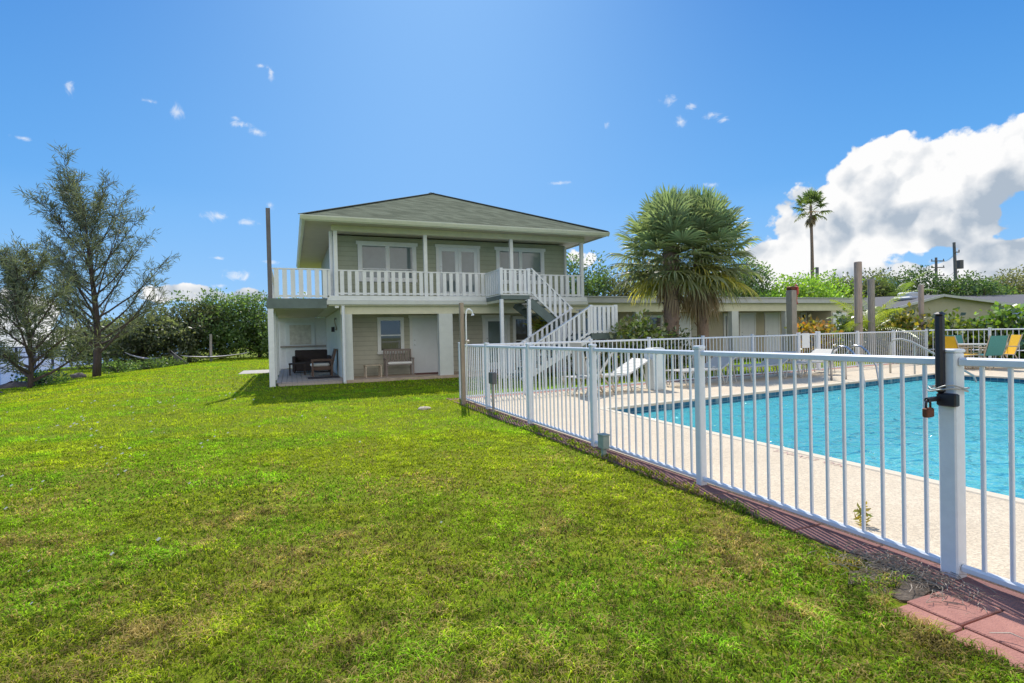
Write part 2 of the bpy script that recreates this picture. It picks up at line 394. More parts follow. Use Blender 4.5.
def mix(fac, a, b):
    n = N.new('ShaderNodeMix'); n.data_type = 'RGBA'
    if isinstance(fac, float): n.inputs[0].default_value = fac
    else: L.new(fac, n.inputs[0])
    for i, q in ((6,a),(7,b)):
        if isinstance(q, tuple): n.inputs[i].default_value = (*q,1)
        else: L.new(q, n.inputs[i])
    return n.outputs[2]
def noisec(vec, sc):
    n = N.new('ShaderNodeTexNoise'); n.inputs['Scale'].default_value = sc; n.inputs['Detail'].default_value = 4; L.new(vec, n.inputs['Vector'])
    return vnode('SUBTRACT', n.outputs['Color'], (.5,.5,.5))
tcw = N.new('ShaderNodeTexCoord'); dirv = tcw.outputs['Generated']
sep = N.new('ShaderNodeSeparateXYZ'); L.new(dirv, sep.inputs[0])
az = mnode('ARCTAN2', sep.outputs[0], sep.outputs[1]); el = mnode('ARCSINE', sep.outputs[2])
cmb = N.new('ShaderNodeCombineXYZ'); L.new(az, cmb.inputs[0]); L.new(el, cmb.inputs[1]); AE = cmb.outputs[0]
def blobs(lst):
    cur = None
    for px, py, rx, ry in lst:
        a, e = azel(px, py); s_ = math.cos(math.atan(math.hypot(px-512,py-341)/FPX))
        k = s_/FPX                       # px -> angle at this place
        d = vnode('SUBTRACT', AE, (a, e, 0)); d = vnode('MULTIPLY', d, (math.cos(e)/(rx*k), 1/(ry*k), 0))
        l = vnode('LENGTH', d, out=1); m_ = mnode('SUBTRACT', 1.0, l)
        cur = m_ if cur is None else mnode('MAXIMUM', cur, m_)
    return cur
big = blobs([(768,250,36,26),(798,232,44,34),(835,215,50,42),(858,178,38,30),(915,180,52,40),(950,186,58,44),(985,178,46,42),(1018,165,56,48),
             (880,222,86,38),(960,226,100,40),(1010,246,100,34),(940,268,110,24),(1030,262,90,30),(980,276,120,18),(1070,200,110,70),(770,280,80,16),(850,272,90,16),(985,286,110,14),(1150,230,150,110),(1300,250,200,100),
             (600,256,30,16),(625,262,30,12),(245,299,60,11),(190,294,34,9),(12,330,50,34),(60,352,60,16)])
offv = vnode('ADD', dirv, (.010,.012,.028))
wob = vnode('MULTIPLY', noisec(dirv, 9.0), (.10,.10,.10))
def puff(v, sc):
    n = N.new('ShaderNodeTexVoronoi'); n.feature = 'F1'; n.inputs['Scale'].default_value = sc
    L.new(v, n.inputs['Vector']); return mnode('SUBTRACT', 1.0, mnode('MULTIPLY', n.outputs['Distance'], n.outputs['Distance']))
def cfield(v):
    w_ = vnode('ADD', v, wob)
    a = noise(v, 8.0, 6, .55)
    p = mnode('MULTIPLY_ADD', puff(w_, 13.0), .55, mnode('MULTIPLY', puff(w_, 31.0), .28))
    return mnode('MULTIPLY_ADD', a, .62, mnode('MULTIPLY', p, .50))
n_a = cfield(dirv); n_b = cfield(offv)
n_f = noise(dirv, 36.0, 5, .62)
dens_in = mnode('MULTIPLY_ADD', n_a, 4.4, big); dens_in = mnode('MULTIPLY_ADD', n_f, .75, dens_in)
gaps = blobs([(922,258,44,9),(1016,236,30,6),(880,266,26,8)])
dens_in = mnode('MULTIPLY_ADD', maprange(gaps, -.6, .9), -.48, dens_in)
dens = maprange(dens_in, 3.00, 3.22)
slope = mnode('SUBTRACT', n_a, n_b)
n_low = noise(dirv, 5.0, 4, .5)
lit = mnode('MULTIPLY_ADD', slope, 5.0, .80)
lit = mnode('MULTIPLY_ADD', mnode('SUBTRACT', n_low, .5), -1.2, lit)
lit = mnode('ADD', lit, maprange(el, math.radians(4), math.radians(17), -.22, .30, False))
edge = maprange(dens_in, 3.2, 3.9, .16, -.10)
lit = mnode('MULTIPLY_ADD', mnode('SUBTRACT', n_f, .5), .55, lit)
gray = blobs([(850,226,70,20),(930,214,55,16),(1000,248,70,14),(1010,205,46,14),(790,252,40,10)])
lit = mnode('MULTIPLY_ADD', maprange(gray, -.5, .9), -.36, lit)
lit = mnode('ADD', lit, edge, clamp=True)
CW = 6.6
ccol = mix(lit, (.44*CW,.52*CW,.62*CW), (1.0*CW,1.0*CW,1.0*CW))
# small fair-weather wisps
small = blobs([(69,89,7,13),(176,112,11,14),(262,66,11,5),(271,74,5,12),(240,124,20,7),(257,132,16,7),(217,216,20,10),(247,222,20,7),(240,276,26,12),(22,138,15,4),(150,101,13,5),(236,118,12,5),
               (607,125,8,9),(669,101,14,11),(691,106,12,8),(681,122,12,10),(712,115,15,6),(724,120,12,6),(560,183,22,4),(712,185,13,5),(270,205,9,7),(10,335,60,34),(60,350,60,16),(235,296,60,10),(190,294,40,12),(220,286,12,4),(271,262,16,4),(216,258,14,3)])
n_s = noise(dirv, 44.0, 7, .70, 1.2)
sd_in = mnode('MULTIPLY_ADD', n_s, 2.0, small)
sdens = mnode('MULTIPLY', maprange(sd_in, 1.40, 2.35), .80)
# general haze / thin veil low in the sky
skyc = N.new('ShaderNodeHueSaturation'); skyc.inputs['Saturation'].default_value = 1.18; skyc.inputs['Value'].default_value = 1.0
L.new(sky.outputs[0], skyc.inputs['Color'])
skyt = N.new('ShaderNodeMix'); skyt.data_type = 'RGBA'; skyt.blend_type = 'MULTIPLY'; skyt.inputs[0].default_value = 1; skyt.inputs[7].default_value = (1,1,1,1)
L.new(skyc.outputs[0], skyt.inputs[6])
K_ = 1/.15
gr1 = mix(maprange(el, 0., math.radians(14), 0, 1, False), (.33*K_,.63*K_,1.0*K_), (.12*K_,.42*K_,.90*K_))
gr2 = mix(maprange(el, math.radians(12), math.radians(30), 0, 1, False), gr1, (.036*K_,.235*K_,.70*K_))
daz = mnode('SUBTRACT', az, math.atan2(SUN.x, SUN.y) - .02); gz_ = mnode('EXPONENT', mnode('MULTIPLY', mnode('MULTIPLY', daz, daz), -1/.46**2))
gr2 = mix(mnode('MULTIPLY', gz_, .92), gr2, (.225*K_,.50*K_,.93*K_))
skym = mix(.90, skyt.outputs[2], gr2)
c1 = mix(sdens, skym, (.95*CW,.97*CW,1.0*CW))
c2 = mix(dens, c1, ccol)
fill_cov = mnode('MULTIPLY_ADD', noise(dirv, 2.6, 7, .58, .2), 1.0, maprange(sep.outputs[1], -.05, -.75, -.22, .20))  # unseen clouds behind the camera, added as white fill for the shaded house front
fill_cov = maprange(fill_cov, .50, .62)
fill_cov = mnode('MULTIPLY', fill_cov, maprange(el, math.radians(1), math.radians(7)))
c3 = mix(fill_cov, c2, (1.15*CW,1.13*CW,1.10*CW))
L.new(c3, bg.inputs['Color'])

# ------------------------------------------------------------------ ground
def shore_x(y):
    return -10.9 - sstep(37, 47, np.asarray(y,float))*5.0 + .35*np.sin(np.asarray(y)*.7)
def far_line(x): return 10.5 + .10*(np.asarray(x)-3.16)         # line of the far fence
def land_z(x, y):
    x = np.asarray(x,float); y = np.asarray(y,float)
    z = -.42*sstep(4.0, 10.2, -x) + .02*(fbm(x,y,.5,3)-.5)*sstep(2.2,1.2,x)
    sx = shore_x(y)
    z = z - 1.6*sstep(.2, 2.4, sx - x)
    return z
xs = np.unique(np.concatenate([np.arange(-14,4,.3), np.array([3.18,3.2,3.6,20.6,20.95]), np.arange(4,28,.8), np.array([-3000,-900,-300,-100,-50,-30,-22,-18,-16,32,38,46,60,90,150,300,900,3000])]))
ys = np.unique(np.concatenate([np.arange(-4,50,.35), np.array([-3000,-900,-300,-100,-40,-20,-12,-8,-6,-5.7,54,60,70,90,130,200,400,900,3000])]))
GX, GY = np.meshgrid(xs, ys, indexing='ij')
GZ = land_z(GX, GY)
inpool = (GX > 3.5) & (GX < 20.7) & (GY > -5.8) & (GY < far_line(GX)-.5)
GZ[inpool] = -2.6
nx, ny = GX.shape
idx = np.arange(nx*ny).reshape(nx,ny)
Q = np.stack([idx[:-1,:-1],idx[1:,:-1],idx[1:,1:],idx[:-1,1:]],-1).reshape(-1,4)
gm = bpy.data.materials.new('lawn_soil'); gm.use_nodes = True
Ng, Lg = nt(gm); b = Ng['Principled BSDF']; b.inputs['Roughness'].default_value = .95; b.inputs['Specular IOR Level'].default_value = .1
tc = Ng.new('ShaderNodeTexCoord')
def gn(sc, det):
    n = Ng.new('ShaderNodeTexNoise'); n.inputs['Scale'].default_value = sc; n.inputs['Detail'].default_value = det; n.inputs['Roughness'].default_value = .7
    Lg.new(tc.outputs['Object'], n.inputs['Vector']); r = Ng.new('ShaderNodeMapRange'); r.inputs[1].default_value = .35; r.inputs[2].default_value = .65
    Lg.new(n.outputs['Fac'], r.inputs[0]); return r.outputs[0]
def gmix(f, a, b_):
    n = Ng.new('ShaderNodeMix'); n.data_type = 'RGBA'; Lg.new(f, n.inputs[0])
    for i, q in ((6,a),(7,b_)):
        if isinstance(q, tuple): n.inputs[i].default_value = (*q,1)
        else: Lg.new(q, n.inputs[i])
    return n.outputs[2]
c = gmix(gn(.8,6), (.17,.23,.010), (.24,.28,.012)); c = gmix(gn(14,5), c, (.11,.135,.010))
Lg.new(c, b.inputs['Base Color'])
ground = npmesh('ground', np.stack([GX,GY,GZ],-1).reshape(-1,3), Q, None, None, gm); struct(ground)
for p in ground.data.polygons: pass
MB().add([(-3500,-3500,-.95),(-9,-3500,-.95),(-9,3500,-.95),(-3500,3500,-.95)], [(0,1,2,3)]).build('water', M['seawater'])['kind'] = 'structure'

# ---- grass blades
def lawn_edge(y):      # lawn reaches x < this (paver strip beyond)
    y = np.asarray(y,float)
    e = np.interp(y,[1.5,2.1,3.3,5,9,11],[2.80,2.86,2.99,3.06,3.09,3.1]) + .05*(fbm(y*3, y*0, 2.2, 77)-.5)*2 + .02*np.sin(y*5)
    e = np.where(y < 1.80, 2.86 - .37*sstep(1.80,1.64,y) + .015*np.sin(y*31), e)
    return e
def on_lawn(x, y):
    a = (x < lawn_edge(y)) & (x > shore_x(y)-.1)
    a &= ~((x > -.62) & (x < 10) & (y > 16.3))
    a &= ~((x > -2.0) & (x < -.35) & (y > 23.6) & (y < 26.4))
    b = (x > 2.95) & (x < 26) & (y > far_line(x)+.25) & (y < 18.0) & ~((y > 16.3) & (x < 10))
    return a | b
Vs=[]; Qs=[]; Ts=[]; Cs=[]; nv = 0
for D0, D1, dens_, hgt, wid in ((.5,1.35,6000,.030,.0048),(1.35,2.6,17000,.030,.0042),(2.6,4.2,10000,.030,.0055),(4.2,7.5,3800,.032,.0085),(7.5,14,1700,.036,.014),(14,42,260,.045,.035)):
    UL = 3.0 if D1 < 3 else (2.2 if D1 < 8 else 1.5)
    area = .95*(D1**2-D0**2)*(UL+1.22)/2
    n = int(area*dens_)
    D = np.sqrt(RG.uniform(D0**2, D1**2, n)); u = RG.uniform(-UL, 1.22, n)
    k = (u > -1.25) | (RG.random(n) < .45); D = D[k]; u = u[k]
    x = FWD[0]*D + RGT[0]*u*D*.947; y = FWD[1]*D + RGT[1]*u*D*.947
    k = on_lawn(x, y); x = x[k]; y = y[k]
    clump = .5*fbm(x, y, 6.0, 21, 3)+.5*fbm(x, y, 13.0, 22, 2); pat = fbm(x, y, .55, 31, 4); dry = fbm(x, y, 2.3, 41, 4); med = fbm(x, y, 1.6, 51, 3)
    Dk = x*FWD[0]+y*FWD[1]
    near = sstep(8, 2.0, Dk)
    keep = RG.random(len(x)) < np.clip(.45+1.5*(clump-.33), .2, 1)
    x,y,clump,pat,dry,med,Dk,near = [q[keep] for q in (x,y,clump,pat,dry,med,Dk,near)]
    n = len(x)
    z = land_z(x, y) + .018*sstep(2.90,2.96,x)*(x<3.3) + .014*((y<1.85)&(x>2.3)&(x<2.95))
    edge = sstep(.16,.0,np.abs(x-lawn_edge(y)))*(x<3.3)
    h = hgt*(1+.55*edge)*(.35+1.3*clump)*RG.uniform(.6,1.25,n)*(.75+.5*med)
    ang = RG.uniform(0, 2*np.pi, n); lean = RG.uniform(.5,1.9,n)
    dx, dy = np.cos(ang), np.sin(ang)
    w = wid*RG.uniform(.6,1.3,n)/2
    wx, wy = -dy*w, dx*w
    # colour
    r1 = RG.random(n)[:,None]
    g1 = np.array([.28,.37,.022]); g2 = np.array([.53,.60,.035]); g3 = np.array([.13,.20,.02])
    col = g1*(1-r1)+g2*r1
    hue = sstep(.40,.60, fbm(x, y, 1.1, 81, 3))[:,None]
    col = (col*(1-hue)+col*np.array([.70,1.02,.9])*hue)*1.13
    dk = (RG.random(n) < .22+.25*near)[:,None]; col = np.where(dk, g3*(.7+.6*r1), col)
    yel = sstep(.38,.68,pat)[:,None]*(1-.65*near[:,None])
    col = col*(1-yel*.5) + np.array([.56,.62,.02])*yel*.45
    pd = np.clip((dry-.48)*2.2,0,.65)*(.22+1.0*near) + .01 + .22*near
    isd = (RG.random(n) < pd)[:,None]
    dc = np.array([.47,.36,.13])*(.55+.9*RG.random((n,1)))
    col = np.where(isd, dc, col)
    col *= np.clip(.18+1.64*clump,.2,1.6)[:,None]*(.75+.5*fbm(x,y,3.1,61,3))[:,None]
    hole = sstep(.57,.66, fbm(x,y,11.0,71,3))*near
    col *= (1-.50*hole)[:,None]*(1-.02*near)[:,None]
    if D0 < 7:
        P = np.zeros((n,5,3)); 
        P[:,0] = np.stack([x-wx, y-wy, z-.004],-1); P[:,1] = np.stack([x+wx, y+wy, z-.004],-1)
        mx, my = x+dx*h*lean*.35, y+dy*h*lean*.35
        P[:,2] = np.stack([mx+wx*.85, my+wy*.85, z+h*.6],-1); P[:,3] = np.stack([mx-wx*.85, my-wy*.85, z+h*.6],-1)
        P[:,4] = np.stack([x+dx*h*lean, y+dy*h*lean, z+h*np.clip(1.0-.38*lean,.2,1)],-1)
        i0 = nv+np.arange(n)*5
        Qs.append(np.stack([i0,i0+1,i0+2,i0+3],-1)); Ts.append(np.stack([i0+3,i0+2,i0+4],-1))
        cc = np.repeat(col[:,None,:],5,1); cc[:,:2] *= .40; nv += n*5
    else:
        P = np.zeros((n,3,3))
        P[:,0] = np.stack([x-wx, y-wy, z-.004],-1); P[:,1] = np.stack([x+wx, y+wy, z-.004],-1)
        P[:,2] = np.stack([x+dx*h*lean*.8, y+dy*h*lean*.8, z+h*(1.0-.2*lean)],-1)
        i0 = nv+np.arange(n)*3; Ts.append(np.stack([i0,i0+1,i0+2],-1))
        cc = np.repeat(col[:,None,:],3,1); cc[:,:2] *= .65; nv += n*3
    Vs.append(P.reshape(-1,3)); Cs.append(cc.reshape(-1,3))
# scattered pale clover heads
n = 130; fx_ = RG.normal(-3.0,1.7,n); fy_ = RG.uniform(3.2,15,n); k = on_lawn(fx_,fy_); fx_,fy_=fx_[k],fy_[k]; n=len(fx_)
fz_ = land_z(fx_,fy_)+.03; r_ = RG.uniform(.006,.017,n)*(.7+fy_/14); P=np.zeros((n,4,3))
for q_,(ax,ay) in enumerate(((-1,0),(0,-1),(1,0),(0,1))):
    P[:,q_]=np.stack([fx_+ax*r_, fy_+ay*r_, fz_+.004*ax+.5*r_*ay],-1)
i0=nv+np.arange(n)*4; Qs.append(np.stack([i0,i0+1,i0+2,i0+3],-1)); Vs.append(P.reshape(-1,3)); Cs.append(np.full((n*4,3),.6)); nv+=n*4
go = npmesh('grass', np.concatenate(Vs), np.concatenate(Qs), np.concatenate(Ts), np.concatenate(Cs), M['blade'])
tag(go, 'short green and straw coloured turf grass covering the lawn', 'grass', kind='stuff')

# ------------------------------------------------------------------ pool area
FX = 3.16                                           # lawn side fence line
def fl(x): return float(far_line(x))
A=(4.73,-3.2); B=(4.73,7.92); Cc=(15.9,9.2); Dd=(15.9,-3.2)
O=[(3.19,-6),(3.19,fl(3.2)-.02),(20.93,fl(20.93)-.02),(20.93,-6)]
I=[A,B,Cc,Dd]
vs=[(p[0],p[1],.028) for p in O]+[(p[0],p[1],.028) for p in I]
dk = MB().add(vs, [(0,4,5,1),(1,5,6,2),(2,6,7,3),(3,7,4,0)])
for i in range(4):
    p=O[i]; q=O[(i+1)%4]; dk.add([(p[0],p[1],-.2),(q[0],q[1],-.2),(q[0],q[1],.028),(p[0],p[1],.028)], [(0,1,2,3)])
struct(dk.build('pool_deck', M['deck']))
def inset(d):
    return [(A[0]+d,A[1]+d),(B[0]+d,B[1]-d*.95),(Cc[0]-d,Cc[1]-d*1.06),(Dd[0]-d,Dd[1]+d)]
cw = .13
cp = MB(); J = inset(cw); E0 = inset(-.003)
for i in range(4):
    j=(i+1)%4
    a,b_,c_,d_ = E0[i],E0[j],J[j],J[i]
    a2,b2 = inset(.012)[i], inset(.012)[j]; c2_,d2_ = inset(cw-.012)[j], inset(cw-.012)[i]
    cp.add([(a[0],a[1],.02),(b_[0],b_[1],.02),(b2[0],b2[1],.038),(a2[0],a2[1],.038)], [(0,1,2,3)])
    cp.add([(a2[0],a2[1],.038),(b2[0],b2[1],.038),(c2_[0],c2_[1],.038),(d2_[0],d2_[1],.038)], [(0,1,2,3)])
    cp.add([(d2_[0],d2_[1],.038),(c2_[0],c2_[1],.038),(c_[0],c_[1],.030),(d_[0],d_[1],.030)], [(0,1,2,3)])
    cp.add([(d_[0],d_[1],.030),(c_[0],c_[1],.030),(c_[0],c_[1],.0),(d_[0],d_[1],.0)], [(0,1,2,3)])
    K = inset(cw+.03)
    cp.add([(d_[0],d_[1],.0),(c_[0],c_[1],.0),(K[j][0],K[j][1],.001),(K[i][0],K[i][1],.001)], [(0,1,2,3)])
struct(cp.build('pool_coping', M['coping']))
K = inset(cw+.03)
tb = MB(); pb = MB()
for i in range(4):
    p=K[i]; q=K[(i+1)%4]
    tb.add([(p[0],p[1],.001),(q[0],q[1],.001),(q[0],q[1],-.20),(p[0],p[1],-.20)], [(0,1,2,3)])
    pb.add([(p[0],p[1],-.20),(q[0],q[1],-.20),(q[0],q[1],-1.25),(p[0],p[1],-1.25)], [(0,1,2,3)])
pb.add([(p[0],p[1],-1.25) for p in K], [(0,1,2,3)])
# steps in the far corner
for s_ in range(3):
    pb.box(K[2][0]-.9-.38*(2-s_)+.0, K[2][0]-.002, 6.4, 8.80+.0*s_, -1.24, -.30-.28*s_) if False else None
struct(tb.build('pool_tile_band', M['tile'])); struct(pb.build('pool_basin', M['plaster']))
struct(MB().add([(p[0],p[1],-.10) for p in inset(cw+.031)], [(0,1,2,3)]).build('pool_water', M['poolwater']))
# corner steps with dark edged treads
st = MB(); ed = MB()
for s_ in range(3):
    x1 = 15.60; x0 = 14.9-.42*s_; y1=8.62-.0; y0 = 7.5-.42*s_
    z = -.28-.27*s_
    st.add([(x0,y1,z),(x0,y0+.6,z),(x0+.5,y0,z),(x1,y0,z),(x1,y1,z),(x0,y1,-1.24),(x0,y0+.6,-1.24),(x0+.5,y0,-1.24),(x1,y0,-1.24),(x1,y1,-1.24)],
           [(4,3,2,1,0),(0,1,6,5),(1,2,7,6),(2,3,8,7)])
    ed.bar((x0+.03,y1-.02,z+.008),(x0+.03,y0+.62,z+.008),.07,.012); ed.bar((x0+.05,y0+.62,z+.009),(x0+.53,y0+.03,z+.009),.07,.012); ed.bar((x0+.55,y0+.03,z+.01),(x1-.02,y0+.03,z+.01),.07,.012)
struct(st.build('pool_steps', M['plaster'])); struct(ed.build('pool_step_edging', M['tile']))

# painted words on the near edge of the pool, read from the water
cu = bpy.data.curves.new('txt','FONT'); cu.body = 'NO DIVING'; cu.size = .125; cu.space_character = 1.25
to = bpy.data.objects.new('txt', cu); COL.objects.link(to)
to.rotation_euler = (0,0,math.pi/2); bpy.context.view_layer.update()
dg = bpy.context.evaluated_depsgraph_get(); tm = bpy.data.meshes.new_from_object(to.evaluated_get(dg))
bpy.data.objects.remove(to)
M['mark'] = mat('faded_red_paint', (.42,.20,.18), .9, base2=(.62,.50,.43), vscale=25)
tm.materials.clear(); tm.materials.append(M['mark'])
tx = bpy.data.objects.new('pool_edge_marking', tm); COL.objects.link(tx)
tx.rotation_euler = (0,0,math.pi/2); tx.location = (4.70,3.42,.034); struct(tx)

# paver strip along the fence
pv = MB()
def slab(x0,x1,y0,y1,z,t):
    pv.box(x0+.004,x1-.004,y0+.004,y1-.004,-.05,z+t,.005)
y = -1.19
while y < 10.6:
    slab(2.93,3.186,y+.10,y+.50,.020,rnd.uniform(-.004,.004)); y += .4
struct(pv.build('paver_strip', M['paverdark'])); pv = MB()
y = -.99
while y < 1.6:
    y1 = min(y+.4,1.64)
    slab(2.62,2.93,y,y1,.018,rnd.uniform(-.003,.003)); slab(2.48,2.62,y-.012,y1-.012,.014,rnd.uniform(-.003,.003)); y += .4
struct(pv.build('corner_paving', M['paver']))
M['soil'] = mat('bare_soil', (.17,.13,.095), .95, base2=(.07,.055,.04), vscale=18, bump=1, bscale=40)
sp_ = MB(); n_=22; pts_=[(2.80+.24*math.cos(6.283*k/n_)*(1+.2*math.sin(k*2.3)), 1.80+.17*math.sin(6.283*k/n_)*(1+.2*math.cos(k*1.7)), .012) for k in range(n_)]
sp_.add([(2.80,1.80,.026)]+pts_+[(p[0],p[1],-.03) for p in pts_], [(0,1+k,1+(k+1)%n_) for k in range(n_)]+[(1+k,1+n_+k,1+n_+(k+1)%n_,1+(k+1)%n_) for k in range(n_)])
struct(sp_.build('bare_soil', M['soil']))
# a strip of pavers under the far fence
pf = MB(); x = 3.3
while x < 20.5:
    a=(x+.005, fl(x+.2)-.01); pf.box(x+.005,x+.395,fl(x+.2)+.0,fl(x+.2)+.28,-.05,.02,.006); x += .4
struct(pf.build('far_paver_strip', M['paver']))

# ------------------------------------------------------------------ fences
def fence_run(name, label, posts, pw=.065, H=1.135, spacing=.114, z0=.0, gate=False, midrail=None, group=None, stuff=False, skip_post=(), cap_h=.03):
    """posts: list of (x,y). Pickets are single copies of one mesh."""
    root = thing(name, label, 'fence' if not gate else 'gate', (posts[0][0], posts[0][1], z0), group)
    pm = None; pk = None
    for i, (x, y) in enumerate(posts):
        if i in skip_post: continue
        nx_ = posts[min(i+1,len(posts)-1)]; pr = posts[max(i-1,0)]
        a = math.atan2(nx_[1]-pr[1], nx_[0]-pr[0])
        if pm is None:
            q = pm = MB().box(-pw/2,pw/2,-pw/2,pw/2,-.03,H+.012,.006).build('post', M['fence'], root, local=True)
            cpo = MB().box(-pw/2-.005,pw/2+.005,-pw/2-.005,pw/2+.005,H+.012,H+.012+cap_h,.006).build('post_cap', M['fence'], q, local=True)
        else:
            q = pm.copy(); COL.objects.link(q); q.parent = root
            c_ = cpo.copy(); COL.objects.link(c_); c_.parent = q
        q.location = (x-posts[0][0], y-posts[0][1], 0); q.rotation_euler = (0,0,a)
    for i in range(len(posts)-1):
        a = Vector((*posts[i],z0)); b_ = Vector((*posts[i+1],z0)); d = (b_-a); Ln = d.length; d.normalize()
        rails = MB()
        e0 = a + d*pw/2; e1 = b_ - d*pw/2
        rails.v = []
        def rail(zc, w, h):
            # rounded rail: octagonal section
            p0 = e0+Vector((0,0,zc)); p1 = e1+Vector((0,0,zc)); r = d.cross(Vector((0,0,1))).normalized(); u = Vector((0,0,1))
            sec = [(-w/2,-h/2+.004),(-w/2+.004,-h/2),(w/2-.004,-h/2),(w/2,-h/2+.004),(w/2,h/2-.010),(w/2-.010,h/2),(-w/2+.010,h/2),(-w/2,h/2-.010)]
            vs_ = [p+r*s0+u*s1 for p in (p0,p1) for s0,s1 in sec]
            rails.add(vs_, [(k,(k+1)%8,8+(k+1)%8,8+k) for k in range(8)])
        rail(H-.02, .036, .042)
        po = rails.build('top_rail', M['fence'], root)
        rails = MB(); rail(.07, .034, .034); br = rails.build('bottom_rail', M['fence'], root)
        if midrail:
            rails = MB(); rail(midrail, .03, .03); rails.build('middle_rail', M['fence'], root)
        n = max(2, round(Ln/spacing)); ang = math.atan2(d.y, d.x)
        for k in range(1, n):
            p = a + d*(Ln*k/n)
            if pk is None:
                q = pk = MB().box(-.009,.009,-.009,.009,.084,H-.03,.003).build('picket', M['fence'], root, local=True)
            else:
                q = pk.copy(); COL.objects.link(q); q.parent = root
            q.location = (p.x-posts[0][0], p.y-posts[0][1], 0); q.rotation_euler = (0,0,ang)
    return root
nearposts = [(FX-.012,3.586),(FX,5.33),(FX,7.11),(FX,8.92),(FX,10.52)]
f1 = fence_run('pool_fence', 'white picket pool fence along the edge of the lawn, ending at the thick padlocked post', [(FX-.037,1.722)]+nearposts, skip_post=(0,))
# thick gate post
MB().box(FX-.037-.041,FX-.037+.041,1.714-.041,1.714+.041,-.05,1.160,.007).build('gate_post', M['fence'], f1)
MB().box(FX-.037-.045,FX-.037+.045,1.714-.045,1.714+.045,1.160,1.178,.005).build('post_cap', M['fence'], f1)
# gate on the near side
g = fence_run('pool_gate', 'white picket pool gate hung on the thick post, at the right edge', [(FX-.037,1.692),(FX-.055,.55)], gate=True, pw=.045, skip_post=(0,), spacing=.118)
MB().box(3.046,3.083,1.712,1.749,.955,1.355,.009).build('latch_tube', M['black'], g, smooth=False)
MB().box(3.042,3.087,1.708,1.753,1.345,1.368,.010).build('latch_knob', M['black'], g)
lb = MB(); lb.box(3.050,3.0885,1.655,1.745,.890,.955,.006); lb.build('latch_bracket', M['black'], g)
hp = MB().tube([(3.06,1.735,.925),(3.02,1.740,.925),(2.975,1.744,.922)],.013,8).build('latch_hasp', M['black'], g)
# padlock hanging on the bracket
pl = thing('padlock', 'small rusty padlock with dark shackle hanging from the black gate latch', 'padlock', (2.985,1.742,.835))
MB().box(2.955,3.013,1.728,1.756,.835,.883,.005).build('lock_body', M['rust'], pl)
MB().tube([(2.967,1.742,.878),(2.967,1.742,.905),(2.973,1.742,.920),(2.984,1.742,.926),(2.995,1.742,.920),(3.001,1.742,.905),(3.001,1.742,.878)],.0055,8,).build('shackle', M['black'], pl, smooth=True)
wl = MB()
pts=[]
for k in range(25):
    t=2*math.pi*k/24; pts.append((3.11+.085*math.cos(t)+.004*math.sin(3*t), 1.722+.078*math.sin(t), .972+.010*math.sin(2*t)))
wl.tube(pts,.0045,6)
pts=[(p[0]+.003,p[1]-.002,p[2]+.013+.006*math.sin(k)) for k,p in enumerate(pts)]
wl.tube(pts,.004,6)
tag(wl.build('wire_loop', M['wire'], smooth=True), 'grey wire loop tied around the thick gate post and latch', 'wire')

farp = [(FX+.033,10.52+.03),(4.63,fl(4.63)),(6.37,fl(6.37)),(8.11,fl(8.11)),(9.94,fl(9.94)),(11.84,fl(11.84)),(13.82,fl(13.82))]
fence_run('pool_fence', 'white picket fence behind the loungers, from the lawn corner to the sign', farp, H=1.13, spacing=.125, skip_post=(0,))
gp = [(13.82,fl(13.82)-.001),(14.76,fl(14.76))]
gg = fence_run('pool_gate', 'narrow white picket gate with a blank sign, beyond the pool ladder', [(13.90,fl(13.90)),(14.70,fl(14.70))], gate=True, pw=.04, spacing=.12, H=1.14)
for (x,y) in gp: MB().box(x-.055,x+.055,y-.055,y+.055,-.03,1.20,.006).build('gate_post', M['fence'], gg) if x>14 else None
far2 = [(14.76,fl(14.76)),(16.81,fl(16.81)),(18.88,fl(18.88)),(21.0,fl(21.0))]
fence_run('pool_fence', 'white picket fence between the far gate and the grey corner post', far2, H=1.14, spacing=.118, skip_post=(0,))
r3 = [(21.0,fl(21.0)-.06)]+[(21.0,fl(21.0)-.06-1.83*k) for k in range(1,6)]
fence_run('pool_fence', 'white picket fence with a middle rail behind the yellow and teal chairs', r3, H=1.15, spacing=.15, midrail=.46, skip_post=(0,))
# sign on the far gate
sx, sy = 14.12, fl(14.12)-.035
sg = thing('gate_sign', 'blank white sign hung on the narrow far gate', 'sign', (sx,sy,.6))
MB().box(sx-.15,sx+.15,sy-.012,sy-.002,.72,1.16,.004).build('panel', M['white'], sg)
MB().tube([(sx-.1,sy-.007,1.16),(sx-.1,sy-.007,1.19),(sx+.1,sy-.007,1.19),(sx+.1,sy-.007,1.16)],.006,6).build('hanger', M['wire'], sg)

# ------------------------------------------------------------------ house
H = thing('two_storey_house', 'two storey sage green house with white balcony railing and hip roof', 'house', (5.3,20,0))
def hb(name, m, *boxes, ch=0):
    q = MB()
    for b_ in boxes: q.box(*b_, ch=ch)
    return q.build(name, M[m], H)
YF = 16.48
# lower and upper walls
hb('lower_wall','siding_low',(1.42,9.55,17.92,24.9,0,2.26))
hb('upper_wall','siding',(1.30,9.45,17.78,24.9,2.56,4.55))
# floor slab of the balcony + fascia
hb('balcony_floor','trim',(1.0,9.56,16.42,24.9,2.42,2.555))
hb('balcony_fascia','column',(.98,9.58,16.40,16.44,2.30,2.415),(.98,1.02,16.445,24.9,2.30,2.415))
hb('balcony_joist','beam',(1.03,9.55,16.45,24.88,2.262,2.415))
